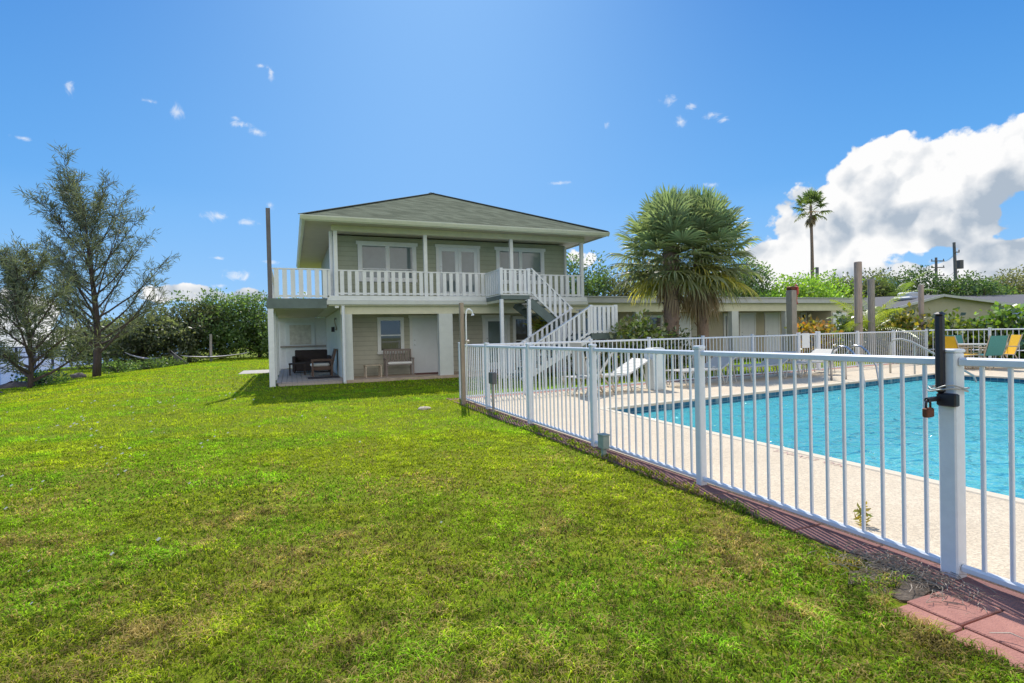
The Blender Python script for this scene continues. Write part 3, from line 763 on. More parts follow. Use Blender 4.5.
# lower beam and columns
hb('porch_beam','beam',(1.36,9.55,16.55,16.75,2.02,2.258))
for x0,x1 in ((1.45,1.68),(4.29,4.73),(9.2,9.5)):
    hb('porch_column','column',(x0,x1,16.50,16.74,.0,2.017))
hb('porch_slab','slab',(1.40,9.6,16.42,17.92,-.1,.09))
# downpipe
q=MB(); q.tube([(1.42,16.38,2.26),(1.42,16.38,.06),(1.42,16.30,.03)],.045,10); q.build('downpipe', M['white'], H, smooth=False)
# side patio: deck above, columns, floor, back wall
hb('deck_band','deckband',(-.60,.98,16.40,16.46,2.19,2.47),(-.60,-.54,16.46,24.9,2.19,2.47))
hb('deck_ceiling','soffit',(-.54,1.0,16.46,24.9,2.24,2.40))
hb('upper_deck','deckboards',(-.56,1.0,16.46,24.9,2.405,2.46))
for yy in (16.42,19.2,22.0,24.75):
    hb('patio_column','white',(-.58,-.43,yy,yy+.15,-.05,2.24),ch=.006)
hb('patio_base','deckband',(-.42,1.42,16.64,24.69,-.02,.075))
q=MB()
for k in range(13): q.box(-.42+k*.1415,-.42+k*.1415+.130,16.62,24.69,.078,.10)
q.build('floor_plank', M['deckboards'], H)
hb('patio_step','deckboards',(-.36,1.36,16.46,16.60,-.04,.075))
hb('patio_back_wall','white',(-.43,1.42,24.7,24.9,.1,2.24))
# panelled white side of the patio
hb('patio_side_panel','column',(1.405,1.418,17.0,24.7,.12,2.2))
M['panel'] = mat('mottled_panel', (.78,.76,.70), .7, base2=(.50,.47,.42), vscale=6, detail=8)
dq=MB(); dq.box(-.2,.95,24.66,24.698,.12,2.02); dq.build('patio_door', M['door'], H)
dq=MB(); dq.box(-.05,.80,24.64,24.658,1.10,1.92); dq.build('door_panel', M['panel'], H)
hb('patio_handrail','woodgrey',(-.42,1.40,24.58,24.64,.98,1.05))
q=MB()      # wall ornament, curled hook shape
q.tube([(1.36+.03*math.cos(t*1.3), 18.6+.16*math.cos(t), 1.95-.05*t+.10*math.sin(t)) for t in [k*.35 for k in range(18)]],.018,6)
q.build('wall_ornament', M['woodgrey'], H, smooth=True)
hb('wall_lamp','black',(1.30,1.40,19.6,19.75,1.55,1.72))
# tall post on the deck corner
hb('deck_post','darkpole',(-.56,-.45,16.47,16.58,2.47,4.98))
# boards of the patio wall panel
# posts of the balcony
for x in (1.26,3.91,6.78,9.42):
    hb('balcony_post','white',(x-.055,x+.055,16.46,16.57,2.2 if x<1.3 else 2.556,4.443),ch=.005)
hb('balcony_post','white',(1.10,1.19,16.62,16.71,2.47,4.45),ch=.005)
hb('corner_board','trim',(1.28,1.36,17.70,17.785,2.556,4.5),(9.40,9.47,17.70,17.785,2.556,4.5))
hb('header_beam','beam',(1.15,9.52,16.45,16.60,4.445,4.60))
# eaves: rect
X0,X1,Y0,Y1 = .41,9.98,15.80,26.8; ZE=4.70
sf=MB(); sf.box(X0+.03,X1-.03,Y0+.03,Y1-.03,4.602,4.62); sf.build('soffit', M['soffit'], H)
gt=MB()
def gutter(p,q_,n):     # fascia-style gutter: sloped outer face
    p=Vector(p); q_=Vector(q_); n=Vector(n)
    sec=[(0.0,-.125),(.05,-.115),(.10,-.03),(.10,0),(.085,0),(.085,-.02),(.0,-.02)]
    vs_=[e+n*a+Vector((0,0,b_)) for e in (p,q_) for a,b_ in sec]; m_=len(sec)
    gt.add(vs_, [(k,(k+1)%m_,m_+(k+1)%m_,m_+k) for k in range(m_)]+[tuple(range(m_-1,-1,-1)),tuple(range(m_,2*m_))])
gutter((X0-.1,Y0,ZE),(X1+.1,Y0,ZE),(0,-1,0)); gutter((X0,Y1,ZE),(X0,Y0-.0,ZE),(-1,0,0)); gutter((X1,Y0,ZE),(X1,Y1,ZE),(1,0,0))
gt.build('gutter', M['fascia'], H)
hb('eave_fascia','fascia',(X0,X1,Y0+.001,Y0+.028,4.56,4.69),(X0+.001,X0+.028,Y0+.029,Y1,4.56,4.69),(X1-.028,X1-.001,Y0+.029,Y1,4.56,4.69))
xc=5.2; half=4.82; ZR=6.86
e=.07
rf=MB()
rf.add([(X0-e,Y0-e,ZE+.01),(X1+e,Y0-e,ZE+.01),(X1+e,Y1+e,ZE+.01),(X0-e,Y1+e,ZE+.01),(xc,Y0+half,ZR),(xc,Y1-half,ZR)],
       [(0,1,4),(1,2,5,4),(2,3,5),(3,0,4,5),(3,2,1,0)])
roof=rf.build('roof', M['roof'], H)
rc=MB()
for p,q_ in (((X0-e,Y0-e,ZE+.01),(xc,Y0+half,ZR)),((X1+e,Y0-e,ZE+.01),(xc,Y0+half,ZR)),((xc,Y0+half,ZR),(xc,Y1-half,ZR))):
    rc.bar(Vector(p)+Vector((0,0,.012)),Vector(q_)+Vector((0,0,.012)),.22,.02)
M['ridge'] = mat('ridge_cap',(.19,.20,.165),.9,var=.2,vscale=12)
rc.build('ridge_cap', M['ridge'], roof)

# windows and doors ---------------------------------------------------
def window(parent, x0,x1,z0,z1,y, fw=.09, mull=0, meet=None, pane='pane_up', head=.0, frame='trim'):
    """frame proud of wall at y (facing -y)"""
    q=MB(); p=y-.045
    q.box(x0,x0+fw,p,y-.001,z0,z1-fw); q.box(x1-fw,x1,p,y-.001,z0,z1-fw); q.box(x0-head,x1+head,p-.012,y-.001,z1-fw,z1)
    if z0 > .3 and not (2.5<z0<2.7): q.box(x0-.02,x1+.02,p-.02,y-.001,z0-.03,z0+fw*.6)
    n=mull+1; w_=(x1-x0-2*fw)/n
    for k in range(1,n): q.box(x0+fw+w_*k-.035,x0+fw+w_*k+.035,p+.01,y-.002,z0,z1-fw)
    fr_=q.build('window_frame', M[frame], parent)
    s_=MB(); g_=MB()
    for k in range(n):
        a=x0+fw+w_*k+(.035 if k else 0); b_=x0+fw+w_*(k+1)-(.035 if k<n-1 else 0)
        g_.box(a,b_,y-.012,y-.004,z0+.02,z1-fw)
        # sash
        for (u0,u1,v0,v1) in ((a,a+.03,z0+fw*.6,z1-fw),(b_-.03,b_,z0+fw*.6,z1-fw),(a+.03,b_-.03,z1-fw-.03,z1-fw),(a+.03,b_-.03,z0+fw*.6,z0+fw*.6+.04)): s_.box(u0,u1,y-.028,y-.003,v0,v1)
        if meet: s_.box(a+.03,b_-.03,y-.032,y-.003,meet-.02,meet+.02)
    s_.build('sash', M['white'], fr_); g_.build('pane', M[pane], fr_)
    return fr_
YU=17.78; YL=17.92
window(H,2.03,3.90,3.14,4.40,YU,.11,1,meet=3.52,head=.05)
window(H,6.72,8.58,3.14,4.40,YU,.11,1,meet=3.52,head=.05)
window(H,2.60,3.46,.80,1.97,YL,.08,0,meet=1.38,pane='pane_low')
window(H,7.36,8.10,.30,1.97,YL,.08,0,meet=1.10,pane='pane_low')
def door(parent,x0,x1,z0,z1,y,glass=False,leafs=1,fr='trim',leafm='door',name='door',knob_left=True):
    q=MB(); fw=.09
    q.box(x0-fw,x0,y-.04,y-.001,z0,z1); q.box(x1,x1+fw,y-.04,y-.001,z0,z1); q.box(x0-fw-.03,x1+fw+.03,y-.05,y-.001,z1,z1+fw)
    d=MB(); gl_=MB(); w_=(x1-x0)/leafs
    for k in range(leafs):
        a=x0+w_*k+.004; b_=x0+w_*(k+1)-.004
        if glass:
            d.box(a,a+.11,y-.022,y-.002,z0,z1-.004); d.box(b_-.11,b_,y-.022,y-.002,z0,z1-.004); d.box(a+.11,b_-.11,y-.022,y-.002,z0,z0+.25); d.box(a+.11,b_-.11,y-.022,y-.002,z1-.13,z1-.004)
            gl_.box(a+.11,b_-.11,y-.012,y-.004,z0+.25,z1-.13)
        else:
            d.box(a,b_,y-.022,y-.002,z0,z1-.004)
            for (u0,u1,v0,v1) in ((.14,.46,.12,.44),(.54,.86,.12,.44),(.14,.46,.50,.92),(.54,.86,.50,.92)):
                d.box(a+u0*w_,a+u1*w_,y-.027,y-.0215,z0+v0*(z1-z0),z0+v1*(z1-z0),.004)
    do=d.build(name, M[leafm], parent); q.build('door_frame', M[fr], do)
    if glass: gl_.build('pane', M['pane_up'], do)
    hx = x0+.07 if knob_left else x1-.07
    h_=MB().tube([(hx,y-.025,z0+.95),(hx,y-.06,z0+.95)],.022,8); h_.tube([(hx,y-.025,z0+1.1),(hx,y-.045,z0+1.1)],.02,8); h_.build('handle', M['steel'], do)
    return do
door(H,3.74,4.56,.10,1.94,YL)
door(H,6.30,7.14,.10,1.93,YL,glass=True)
door(H,4.66,6.02,2.565,4.31,YU,glass=True,leafs=2)
hb('electric_box','boxgrey',(8.15+.2,8.6,17.86,17.915,.7,1.1))

# railings ------------------------------------------------------------
nb=[0]
def railing(p,q_,hgt=.74,z_gap=.05,w=.095,t=.022,sp=.185,skip=()):
    """straight or sloping railing from p to q_ (points at floor level): top rail, bottom rail, flat balusters"""
    p=Vector(p); q_=Vector(q_); d=q_-p; Ln=math.hypot(d.x,d.y); hd=Vector((d.x,d.y,0)).normalized(); nrm=Vector((-hd.y,hd.x,0))
    q=MB(); q.bar(p+Vector((0,0,hgt)),q_+Vector((0,0,hgt)),.10,.035); rl=q.build('railing', M['white'], H)
    q=MB(); q.bar(p+Vector((0,0,z_gap+.02)),q_+Vector((0,0,z_gap+.02)),.04,.05); q.build('bottom_rail', M['white'], rl)
    n=max(2,round(Ln/sp))
    for k in range(n):
        f_=(k+.5)/n; c_=p+d*f_; dz=d.z/Ln*w/2
        a=c_-hd*w/2; b_=c_+hd*w/2
        q=MB(); o1=nrm*.021; o2=nrm*(.021+t)
        for s_ in (1,):
            q.add([a+o1+Vector((0,0,z_gap-.03-dz)),b_+o1+Vector((0,0,z_gap-.03+dz)),b_+o1+Vector((0,0,hgt-.019+dz)),a+o1+Vector((0,0,hgt-.019-dz)),
                   a+o2+Vector((0,0,z_gap-.03-dz)),b_+o2+Vector((0,0,z_gap-.03+dz)),b_+o2+Vector((0,0,hgt-.019+dz)),a+o2+Vector((0,0,hgt-.019-dz))],
                  [(0,1,2,3),(7,6,5,4),(0,4,5,1),(1,5,6,2),(2,6,7,3),(3,7,4,0)])
        q.build('baluster', M['white'], rl); nb[0]+=1
    return rl
ZB=2.556
railing((3.855,16.50,ZB),(1.315,16.50,ZB),sp=.205,w=.11)
railing((5.86,16.50,ZB),(3.965,16.50,ZB),sp=.205,w=.11)
railing((9.365,16.50,ZB),(7.0,16.50,ZB),sp=.215,w=.12)
railing((1.05,16.44,2.47),(-.44,16.44,2.47),hgt=.83,sp=.20,w=.12)
railing((-.50,16.60,2.47),(-.50,24.8,2.47),hgt=.83,sp=.62,w=.14)
hb('railing_post','white',(1.02,1.10,16.44,16.54,2.47,3.32))
# landing in front of the balcony
LX0,LX1,LY=5.86,6.76,15.12
hb('stair_landing','deckband',(LX0-.02,LX1+.02,LY-.02,16.398,2.38,2.50))
hb('landing_floor','trim',(LX0-.03,LX1+.03,LY-.03,16.40,2.503,2.53))
for x in (LX0,LX1):
    hb('landing_post','white',(x-.05,x+.05,LY-.05,LY+.05,2.53,3.32),ch=.005)
    hb('landing_support','white',(x-.05,x+.05,LY-.05,LY+.05,.0,2.379),ch=.005)
railing((LX1-.05,LY,2.53),(LX0+.05,LY,2.53),sp=.165,w=.085)
railing((LX0,LY+.05,2.53),(LX0,16.46,2.53),sp=.19,w=.11)
hb('landing_joist','beam',(LX0,LX1,15.4,16.39,2.30,2.378))
# upper flight going down to the right
SX0,SZ0=LX1+.04,2.50; SX1,SZ1=8.22,1.30
nst=6
fl1=MB(); tr=MB()
for yy in (15.10,16.24):
    MB().bar((SX0-.02,yy,SZ0-.20),(SX1+.02,yy,SZ1-.16),.045,.27).build('stair_stringer', M['deckband'], H)
for k in range(nst):
    x=SX0+(SX1-SX0)*(k+.0)/nst; z=SZ0-(SZ0-SZ1)*(k+1)/(nst+0.)+.06
    tr.box(x,x+.30,15.125,16.21,z-.045,z)
tr.build('stair_tread', M['deckband'], H)
railing((SX1,15.07,SZ1+.02),(SX0+.03,15.07,SZ0+.05),hgt=.76,sp=.175,w=.088,z_gap=.02)
# lower landing
BX0,BX1,BY0,BY1=8.22,9.08,13.92,16.3
hb('lower_landing','deckband',(BX0,BX1+.02,BY0-.02,BY1,1.12,1.295))
for x,yy in ((BX0,BY0),(BX1,BY0)):
    hb('landing_post','white',(x-.045,x+.045,yy-.045,yy+.045,1.296,2.14),ch=.005)
for x,yy in ((BX0+.1,BY0+.1),(BX1-.05,BY0+.1),(BX1-.05,BY1-.1)):
    hb('landing_support','woodgrey',(x-.05,x+.05,yy-.05,yy+.05,.0,1.119))
railing((BX1-.04,BY0,1.30),(BX0+.04,BY0,1.30),hgt=.80,sp=.15,w=.10,z_gap=.03)
railing((BX1,BY1,1.30),(BX1,BY0+.05,1.30),hgt=.80,sp=.3,w=.11)
# lower flight coming down to the left, in front
TX0,TX1=BX0-.02,5.95
for yy in (13.92,15.0):
    MB().bar((TX0,yy,1.16),(TX1,yy,.02),.045,.15).build('stair_stringer', M['white'], H)
tr=MB()
for k in range(7):
    x=TX0-(TX0-TX1)*(k+1)/7; z=1.30-(k+1)*1.30/8
    tr.box(x,x+.36,13.95,14.975,z-.045,z)
tr.build('stair_tread', M['deckband'], H)
for yy in (13.90,15.02):
    railing((TX0,yy,1.32),(TX1+.1,yy,.06),hgt=.78,sp=.165,w=.075,z_gap=.02)
hb('stair_post','white',(TX1+.02,TX1+.12,13.85,13.95,0,.92)); hb('stair_post','white',(TX1+.02,TX1+.12,14.97,15.07,0,.92))
print('balusters', nb[0])

# path beside the patio
struct(MB().box(-1.95,-.6,23.7,26.3,-.15,.012).build('path', M['path']))

# ------------------------------------------------------------------ porch and patio furniture
def bench():
    x0,x1,y=2.72,3.62,17.35
    t=thing('porch_bench','brown slatted bench with a white seat cushion under the porch window','bench',((x0+x1)/2,y,.09))
    for x in (x0+.03,x1-.03):
        MB().box(x-.025,x+.025,y-.22,y-.17,.09,.62).build('leg',M['benchwood'],t); MB().bar((x,y+.17,.09),(x,y+.26,.92),.05,.05,(0,1,0)).build('leg',M['benchwood'],t)
        MB().box(x-.03,x+.03,y-.25,y+.24,.62,.65).build('armrest',M['benchwood'],t)
    q=MB(); 
    for k in range(5): q.box(x0+.06,x1-.06,y-.21+k*.085,y-.21+k*.085+.07,.43,.455)
    q.build('seat',M['benchwood'],t)
    q=MB(); q.bar((x0+.05,y+.25,.90),(x1-.05,y+.25,.90),.035,.07); q.bar((x0+.05,y+.21,.52),(x1-.05,y+.21,.52),.035,.05)
    for k in range(9):
        x=x0+.1+k*(x1-x0-.2)/8; q.bar((x,y+.212,.54),(x,y+.248,.88),.045,.02,(0,1,0))
    q.build('backrest',M['benchwood'],t)
    c_=MB().box(x0+.06,x1-.06,y-.21,y+.19,.457,.53,.025).build('seat_cushion',M['cushion']); tag(c_,'long white cushion lying on the porch bench','cushion')
bench()
t=thing('side_table','small pale side table beside the porch bench','table',(2.35,17.35,.09))
q=MB().box(2.08,2.62,17.1,17.6,.44,.47,.006).build('table_top',M['tan'],t)
for x in (2.12,2.58):
    for y in (17.14,17.56): MB().box(x-.02,x+.02,y-.02,y+.02,.09,.44).build('leg',M['tan'],t)
dm=MB(); dm.box(3.72,4.62,17.28,17.85,.091,.108,.006)
tag(dm.build('doormat',M['mat']),'dark red doormat in front of the white porch door','doormat')
# patio sofa facing the lawn
def sofa(name,label,x0,x1,y0,y1,z,m,cush=None,high=.82):
    t=thing(name,label,'sofa' if x1-x0>.9 else 'armchair',((x0+x1)/2,(y0+y1)/2,z))
    q=MB(); q.box(x0+.12,x1-.12,y0+.02,y1-.10,z+.06,z+.40,.02); q.build('seat',M[m],t)
    MB().box(x0+.10,x1-.10,y1-.10,y1+.02,z+.06,z+high,.03).build('backrest',M[m],t)
    for a,b_ in ((x0,x0+.118),(x1-.118,x1)): MB().box(a,b_,y0,y1,z+.04,z+.60,.025).build('armrest',M[m],t)
    for x in (x0+.06,x1-.06):
        for y in (y0+.06,y1-.06): MB().box(x-.025,x+.025,y-.025,y+.025,z,z+.06).build('leg',M[m],t)
    return t
sofa('wicker_sofa','dark brown wicker sofa at the back of the side patio',.02,1.36,20.9,21.7,.10,'wicker')
# armchair turned towards the left
def armchair():
    X,Y,z=.92,18.7,.10
    t=thing('wicker_armchair','brown wicker armchair with a pale seat, nearer the lawn on the patio','armchair',(X,Y,z))
    MB().box(X-.33,X+.25,Y-.30,Y+.30,z+.20,z+.33,.02).build('seat',M['brownfab'],t)
    q=MB(); q.bar((X+.26,Y,z+.25),(X+.42,Y,z+.88),.62,.06,(1,0,0)); q.build('backrest',M['brownfab'],t)
    for y in (Y-.34,Y+.34):
        MB().box(X-.33,X+.32,y-.03,y+.03,z+.50,z+.55,.01).build('armrest',M['brownfab'],t)
        for x in (X-.30,X+.28): MB().box(x-.025,x+.025,y-.025,y+.025,z,z+.50).build('leg',M['brownfab'],t)
    c_=MB().box(X-.36,X+.22,Y-.28,Y+.28,z+.332,z+.42,.03).build('seat_cushion',M['cushion']); tag(c_,'square white cushion on the patio armchair','cushion')
armchair()
tag(MB().box(.45,1.38,17.5,18.25,.101,.115,.004).build('floor_mat',M['darkmat']),'dark mat on the patio boards in front of the armchair','mat')
t=thing('coffee_table','low dark table between the patio sofa and armchair','table',(.25,20.0,.10))
MB().box(-.1,.45,19.7,20.3,.46,.50,.01).build('table_top',M['wicker'],t)
for x in (-.06,.41):
    for y in (19.74,20.26): MB().box(x-.025,x+.025,y-.025,y+.025,.10,.46).build('leg',M['wicker'],t)

# ------------------------------------------------------------------ small things by the near fence
sp=thing('outdoor_shower','weathered wooden post with a white hooked shower pipe at the fence corner','shower',(2.98,9.85,0))
MB().box(2.942,3.018,9.738,9.818,-.05,1.93,.008).build('post',M['woodbrown'],sp)
MB().tube([(3.045,9.72,.2),(3.045,9.72,1.66),(3.055,9.72,1.76),(3.08,9.715,1.80),(3.12,9.71,1.80),(3.155,9.70,1.77),(3.17,9.70,1.72)],.015,8).build('shower_pipe',M['white'],sp,smooth=True)
MB().tube([(3.17,9.70,1.722),(3.172,9.70,1.70),(3.175,9.70,1.685)],[.016,.026,.036],10).build('shower_head',M['white'],sp)
MB().tube([(3.02,9.70,1.20),(3.09,9.70,1.20)],.024,8).build('valve',M['tan'],sp)
eb=thing('electrical_box','dark grey electrical box on a thin stake at the far end of the lawn fence','box',(3.07,8.40,0))
MB().box(3.055,3.085,8.385,8.415,-.02,.50).build('stake',M['woodgrey'],eb)
MB().box(3.03,3.11,8.31,8.50,.50,.69,.008).build('housing',M['boxgrey'],eb)
og=thing('garden_outlet','grey green outlet box on a short stem at the foot of the fence','outlet',(2.985,4.85,0))
MB().box(2.965,3.005,4.83,4.87,-.02,.10).build('stem',M['outlet'],og)
MB().box(2.945,3.025,4.795,4.905,.10,.235,.006).build('cover',M['outlet'],og)
MB().box(2.94,3.03,4.79,4.91,.235,.25,.004).build('lid',M['outlet'],og)

def leaf_quads(P, Dv, Nn, ln, wd, fold=.15):
    """diamond leaves: P base (n,3), Dv dir, Nn side vector -> verts, quads"""
    n=len(P); V=np.zeros((n,4,3))
    ln=np.broadcast_to(np.asarray(ln,float),(n,))[:,None]; wd=np.broadcast_to(np.asarray(wd,float),(n,))[:,None]
    V[:,0]=P; V[:,1]=P+Dv*ln*.5+Nn*wd*.5; V[:,2]=P+Dv*ln; V[:,3]=P+Dv*ln*.5-Nn*wd*.5
    up=np.cross(Dv,Nn); V[:,0]-=0; V[:,2]-=up*ln*fold*.5
    i=np.arange(n)*4
    return V.reshape(-1,3), np.stack([i,i+1,i+2,i+3],-1)
def unit(a): return a/np.maximum(np.linalg.norm(a,axis=-1,keepdims=True),1e-9)
def rdir(n, r=RG): return unit(r.normal(size=(n,3)))

# weed growing at the fence foot and dry twigs
wd=np.array([[3.36,2.36,.03]]*34)+RG.normal(size=(34,3))*np.array([.012,.012,.0]); wd[:,2]=.03+RG.random(34)*.12
V,Qd=leaf_quads(wd,unit(rdir(34)+np.array([0,0,.35])),rdir(34),.06,.03)
wo=npmesh('weed',V,Qd,None,np.repeat(np.stack([.10+.09*RG.random(34),.11+.05*RG.random(34),np.full(34,.03)],-1),4,0),M['leaf'])
tag(wo,'small yellow green weed growing on the deck at the fence foot','weed')
q=MB()
for k in range(620):
    x=rnd.gauss(2.92,.10); y=rnd.gauss(1.84,.16); a=rnd.uniform(0,math.pi); l=rnd.uniform(.012,.05); z=.022+rnd.random()*.022
    if x>3.10: continue
    q.tube([(x-l*math.cos(a),y-l*math.sin(a),z),(x,y,z+rnd.uniform(-.004,.010)),(x+l*math.cos(a+.3),y+l*math.sin(a+.3),z)],rnd.uniform(.0008,.0022),3)
tag(q.build('debris',M['twig']),'dry grass clippings and twigs heaped on the pavers at the gate post','debris',kind='stuff')
q=MB(); q.tube([(2.62,1.31,.035),(2.66,1.26,.05),(2.67,1.19,.045)],[.002,.003,.001],5)
q.build('dry_stem',M['tan']); tag(bpy.data.objects['dry_stem'],'single dry grass stem on the corner pavers','stem')

def stone(name,label,c,r,m,seed,cat='stone',group=None):
    g_=np.random.default_rng(seed); q=MB(); nu,nv_=9,6; vs_=[];fs=[]
    for j in range(nv_+1):
        ph=math.pi*j/nv_
        for i in range(nu):
            th=2*math.pi*i/nu; k=1+.22*(g_.random()-.5)*2
            vs_.append((c[0]+r[0]*k*math.sin(ph)*math.cos(th),c[1]+r[1]*k*math.sin(ph)*math.sin(th),c[2]+r[2]*k*math.cos(ph)))
    for j in range(nv_):
        for i in range(nu): i2=(i+1)%nu; fs.append((j*nu+i,j*nu+i2,j*nu+nu+i2,j*nu+nu+i))
    q.add(vs_,fs); o=q.build(name,M[m],smooth=True)
    return tag(o,label,cat,group)
stone('stone','flat pale stone lying in the grass near the shower post',(2.17,9.55,.02),(.12,.07,.04),'stone',3)

# ------------------------------------------------------------------ pool furniture
def lounger():
    t=thing('chaise_lounge','','lounger')
    for y in (-.30,.30):
        MB().tube([(-.95,y,.36),(.35,y,.36)],.018,6).build('frame',M['strap'],t,local=True)
        MB().tube([(.35,y,.36),(1.0,y,.68)],.018,6).build('back_frame',M['strap'],t,local=True)
        for x in (-.8,.45):
            MB().tube([(x-.12,y,.35),(x,y,.02),(x+.06,y,.02),(x+.16,y,.35)],.017,6).build('leg',M['strap'],t,local=True)
    q=MB()
    for k in range(20): x=-.93+k*.065; q.box(x,x+.05,-.30,.30,.362,.378)
    q.build('seat_slats',M['strap'],t,local=True)
    q=MB()
    for k in range(11):
        f_=(k+.5)/11.; x=.37+.62*f_; z=.38+.30*f_; q.bar((x,-.30,z),(x,.30,z),.048,.012,(-.43,0,.9))
    q.build('back_slats',M['strap'],t,local=True)
    MB().tube([(.75,-.28,.55),(.90,-.28,.03),(.90,.28,.03),(.75,.28,.55)],.014,6).build('back_prop',M['strap'],t,local=True)
    return t
lg=lounger()
spots=[(6.25,10.0,.10,'white strap lounger beside the left edge of the white bin'),(8.95,10.15,.14,'white strap lounger just past the white bin, back raised'),
       (11.15,10.4,.12,'white strap lounger in the palm shade, second past the bin'),(12.9,10.55,.16,'white strap lounger nearest the pool ladder')]
for i,(x,y,a,l) in enumerate(spots):
    o=lg if i==0 else copy_tree(lg)
    o.location=(x,y,.028); o.rotation_euler=(0,0,a); o['label']=l; o['group']='white loungers along the far fence'
# folded deck chair at the left
t=thing('folding_chair','pale deck chair with crossed wooden arms at the left of the loungers','chair',(5.75,9.75,.028))
for y in (9.5,10.0):
    MB().bar((5.45,y,.03),(6.15,y,.95),.03,.045,(0,1,0)).build('leg',M['strap'],t); MB().bar((6.2,y+.035,.03),(5.5,y+.035,.82),.03,.045,(0,1,0)).build('leg',M['tan'],t)
MB().box(5.5,6.05,9.52,9.98,.40,.43).build('seat',M['strap'],t)
q=MB(); q.bar((5.52,9.75,.45),(5.38,9.75,1.12),.48,.02,(1,0,0)); q.build('backrest',M['strap'],t)
# bin
bn=thing('pool_bin','tall white square bin standing on the pool deck before the far fence','bin',(7.45,9.9,.028))
q=MB(); bx,by=7.45,9.9
q.add([(bx-.14,by-.14,.03),(bx+.14,by-.14,.03),(bx+.14,by+.14,.03),(bx-.14,by+.14,.03),(bx-.17,by-.17,.86),(bx+.17,by-.17,.86),(bx+.17,by+.17,.86),(bx-.17,by+.17,.86)],[(3,2,1,0),(4,5,6,7),(0,1,5,4),(1,2,6,5),(2,3,7,6),(3,0,4,7)])
q.build('body',M['bin'],bn)
MB().box(bx-.185,bx+.185,by-.185,by+.185,.862,.90,.012).build('rim_lid',M['binlid'],bn); q=MB()
q.add([(bx-.17,by-.17,.902),(bx+.17,by-.17,.902),(bx+.17,by+.17,.902),(bx-.17,by+.17,.902),(bx-.12,by-.12,.95),(bx+.12,by-.12,.95),(bx+.12,by+.12,.95),(bx-.12,by+.12,.95)],[(4,5,6,7),(0,1,5,4),(1,2,6,5),(2,3,7,6),(3,0,4,7)])
q.build('lid',M['binlid'],bn)

# ladder and handrails
ld=thing('pool_ladder','chrome pool ladder with two curved rails at the far pool edge','ladder',(12.3,8.75,0))
for x in (12.05,12.55):
    ye=8.72
    MB().tube([(x,ye+.45,.03),(x,ye+.45,.62),(x,ye+.38,.78),(x,ye+.22,.86),(x,ye+.05,.84),(x,ye-.10,.72),(x,ye-.30,.40),(x,ye-.36,0),(x,ye-.36,-.9)],.024,8).build('rail',M['steel'],ld,smooth=True)
for z in (-.25,-.5,-.75): MB().box(12.07,12.53,8.32,8.40,z,z+.03).build('step',M['steel'],ld)
hr=thing('pool_handrail','white sloping handrail over the corner pool steps','handrail',(15.2,9.4,.028))
MB().tube([(15.1,9.75,.03),(15.1,9.75,.80),(15.12,9.68,.93),(15.16,9.5,.96),(15.2,9.25,.88),(15.3,8.5,.42),(15.38,7.95,.05),(15.4,7.85,-.3)],.026,8).build('rail',M['strap'],hr,smooth=True)
MB().tube([(15.22,9.2,.03),(15.22,9.2,.86)],.022,8).build('stanchion',M['strap'],hr)

# dining set
def dchair(loc,rz,m,label):
    t=thing('sling_chair',label,'chair',loc,'sling chairs around the white pool table')
    q=MB()
    MB().bar((-.25,0,.43),(.22,0,.40),.50,.015).build('seat',M[m],t,local=True)
    q=MB(); q.add([(.22,-.27,.40),(.22,.27,.40),(.30,.27,.62),(.30,-.27,.62),(.38,-.27,.95),(.38,.27,.95)],[(0,1,2,3),(3,2,5,4)])
    q.add([(.235,-.27,.40),(.235,.27,.40),(.315,.27,.62),(.315,-.27,.62),(.395,-.27,.95),(.395,.27,.95)],[(3,2,1,0),(4,5,2,3),(0,1,1,0)][:2])
    q.build('backrest',M[m],t,local=True)
    for y in (-.29,.29):
        MB().tube([(-.26,y,.0),(-.26,y,.42),(.22,y,.39),(.40,y,.97)],.016,6).build('frame',M['tan'],t,local=True)
        MB().tube([(.22,y,.40),(.40,y,.0)],.016,6).build('leg',M['tan'],t,local=True)
        MB().tube([(.30,y,.62),(-.05,y,.64),(-.26,y,.62),(-.27,y,.42)],.015,6).build('armrest',M['tan'],t,local=True)
    t.rotation_euler=(0,0,rz); return t
tx_,ty_=18.62,9.80
tb_=thing('pool_table','round white topped dining table between the coloured sling chairs','table',(tx_,ty_,.028))
MB().tube([(tx_,ty_,.70),(tx_,ty_,.73)],.58,28).build('table_top',M['strap'],tb_)
for k in range(4):
    a=math.pi/4+k*math.pi/2
    MB().tube([(tx_+.12*math.cos(a),ty_+.12*math.sin(a),.70),(tx_+.10*math.cos(a),ty_+.10*math.sin(a),.35),(tx_+.45*math.cos(a),ty_+.45*math.sin(a),.04)],.02,6).build('leg',M['tan'],tb_)
# chairs
cpos=[(17.92,9.53,2.65,'yellow','yellow sling chair half hidden behind the black latch post'),
      (19.28,10.2,1.25,'teal','teal sling chair behind the pool table, beside the half hidden yellow chair'),
      (18.17,9.10,-1.85,'teal','teal sling chair with its broad back turned to the pool'),
      (19.12,9.22,-.75,'yellow','yellow sling chair tilted beside the broad teal chair back')]
for x,y,a,m,l in cpos: dchair((x,y,.028),a,m,l)

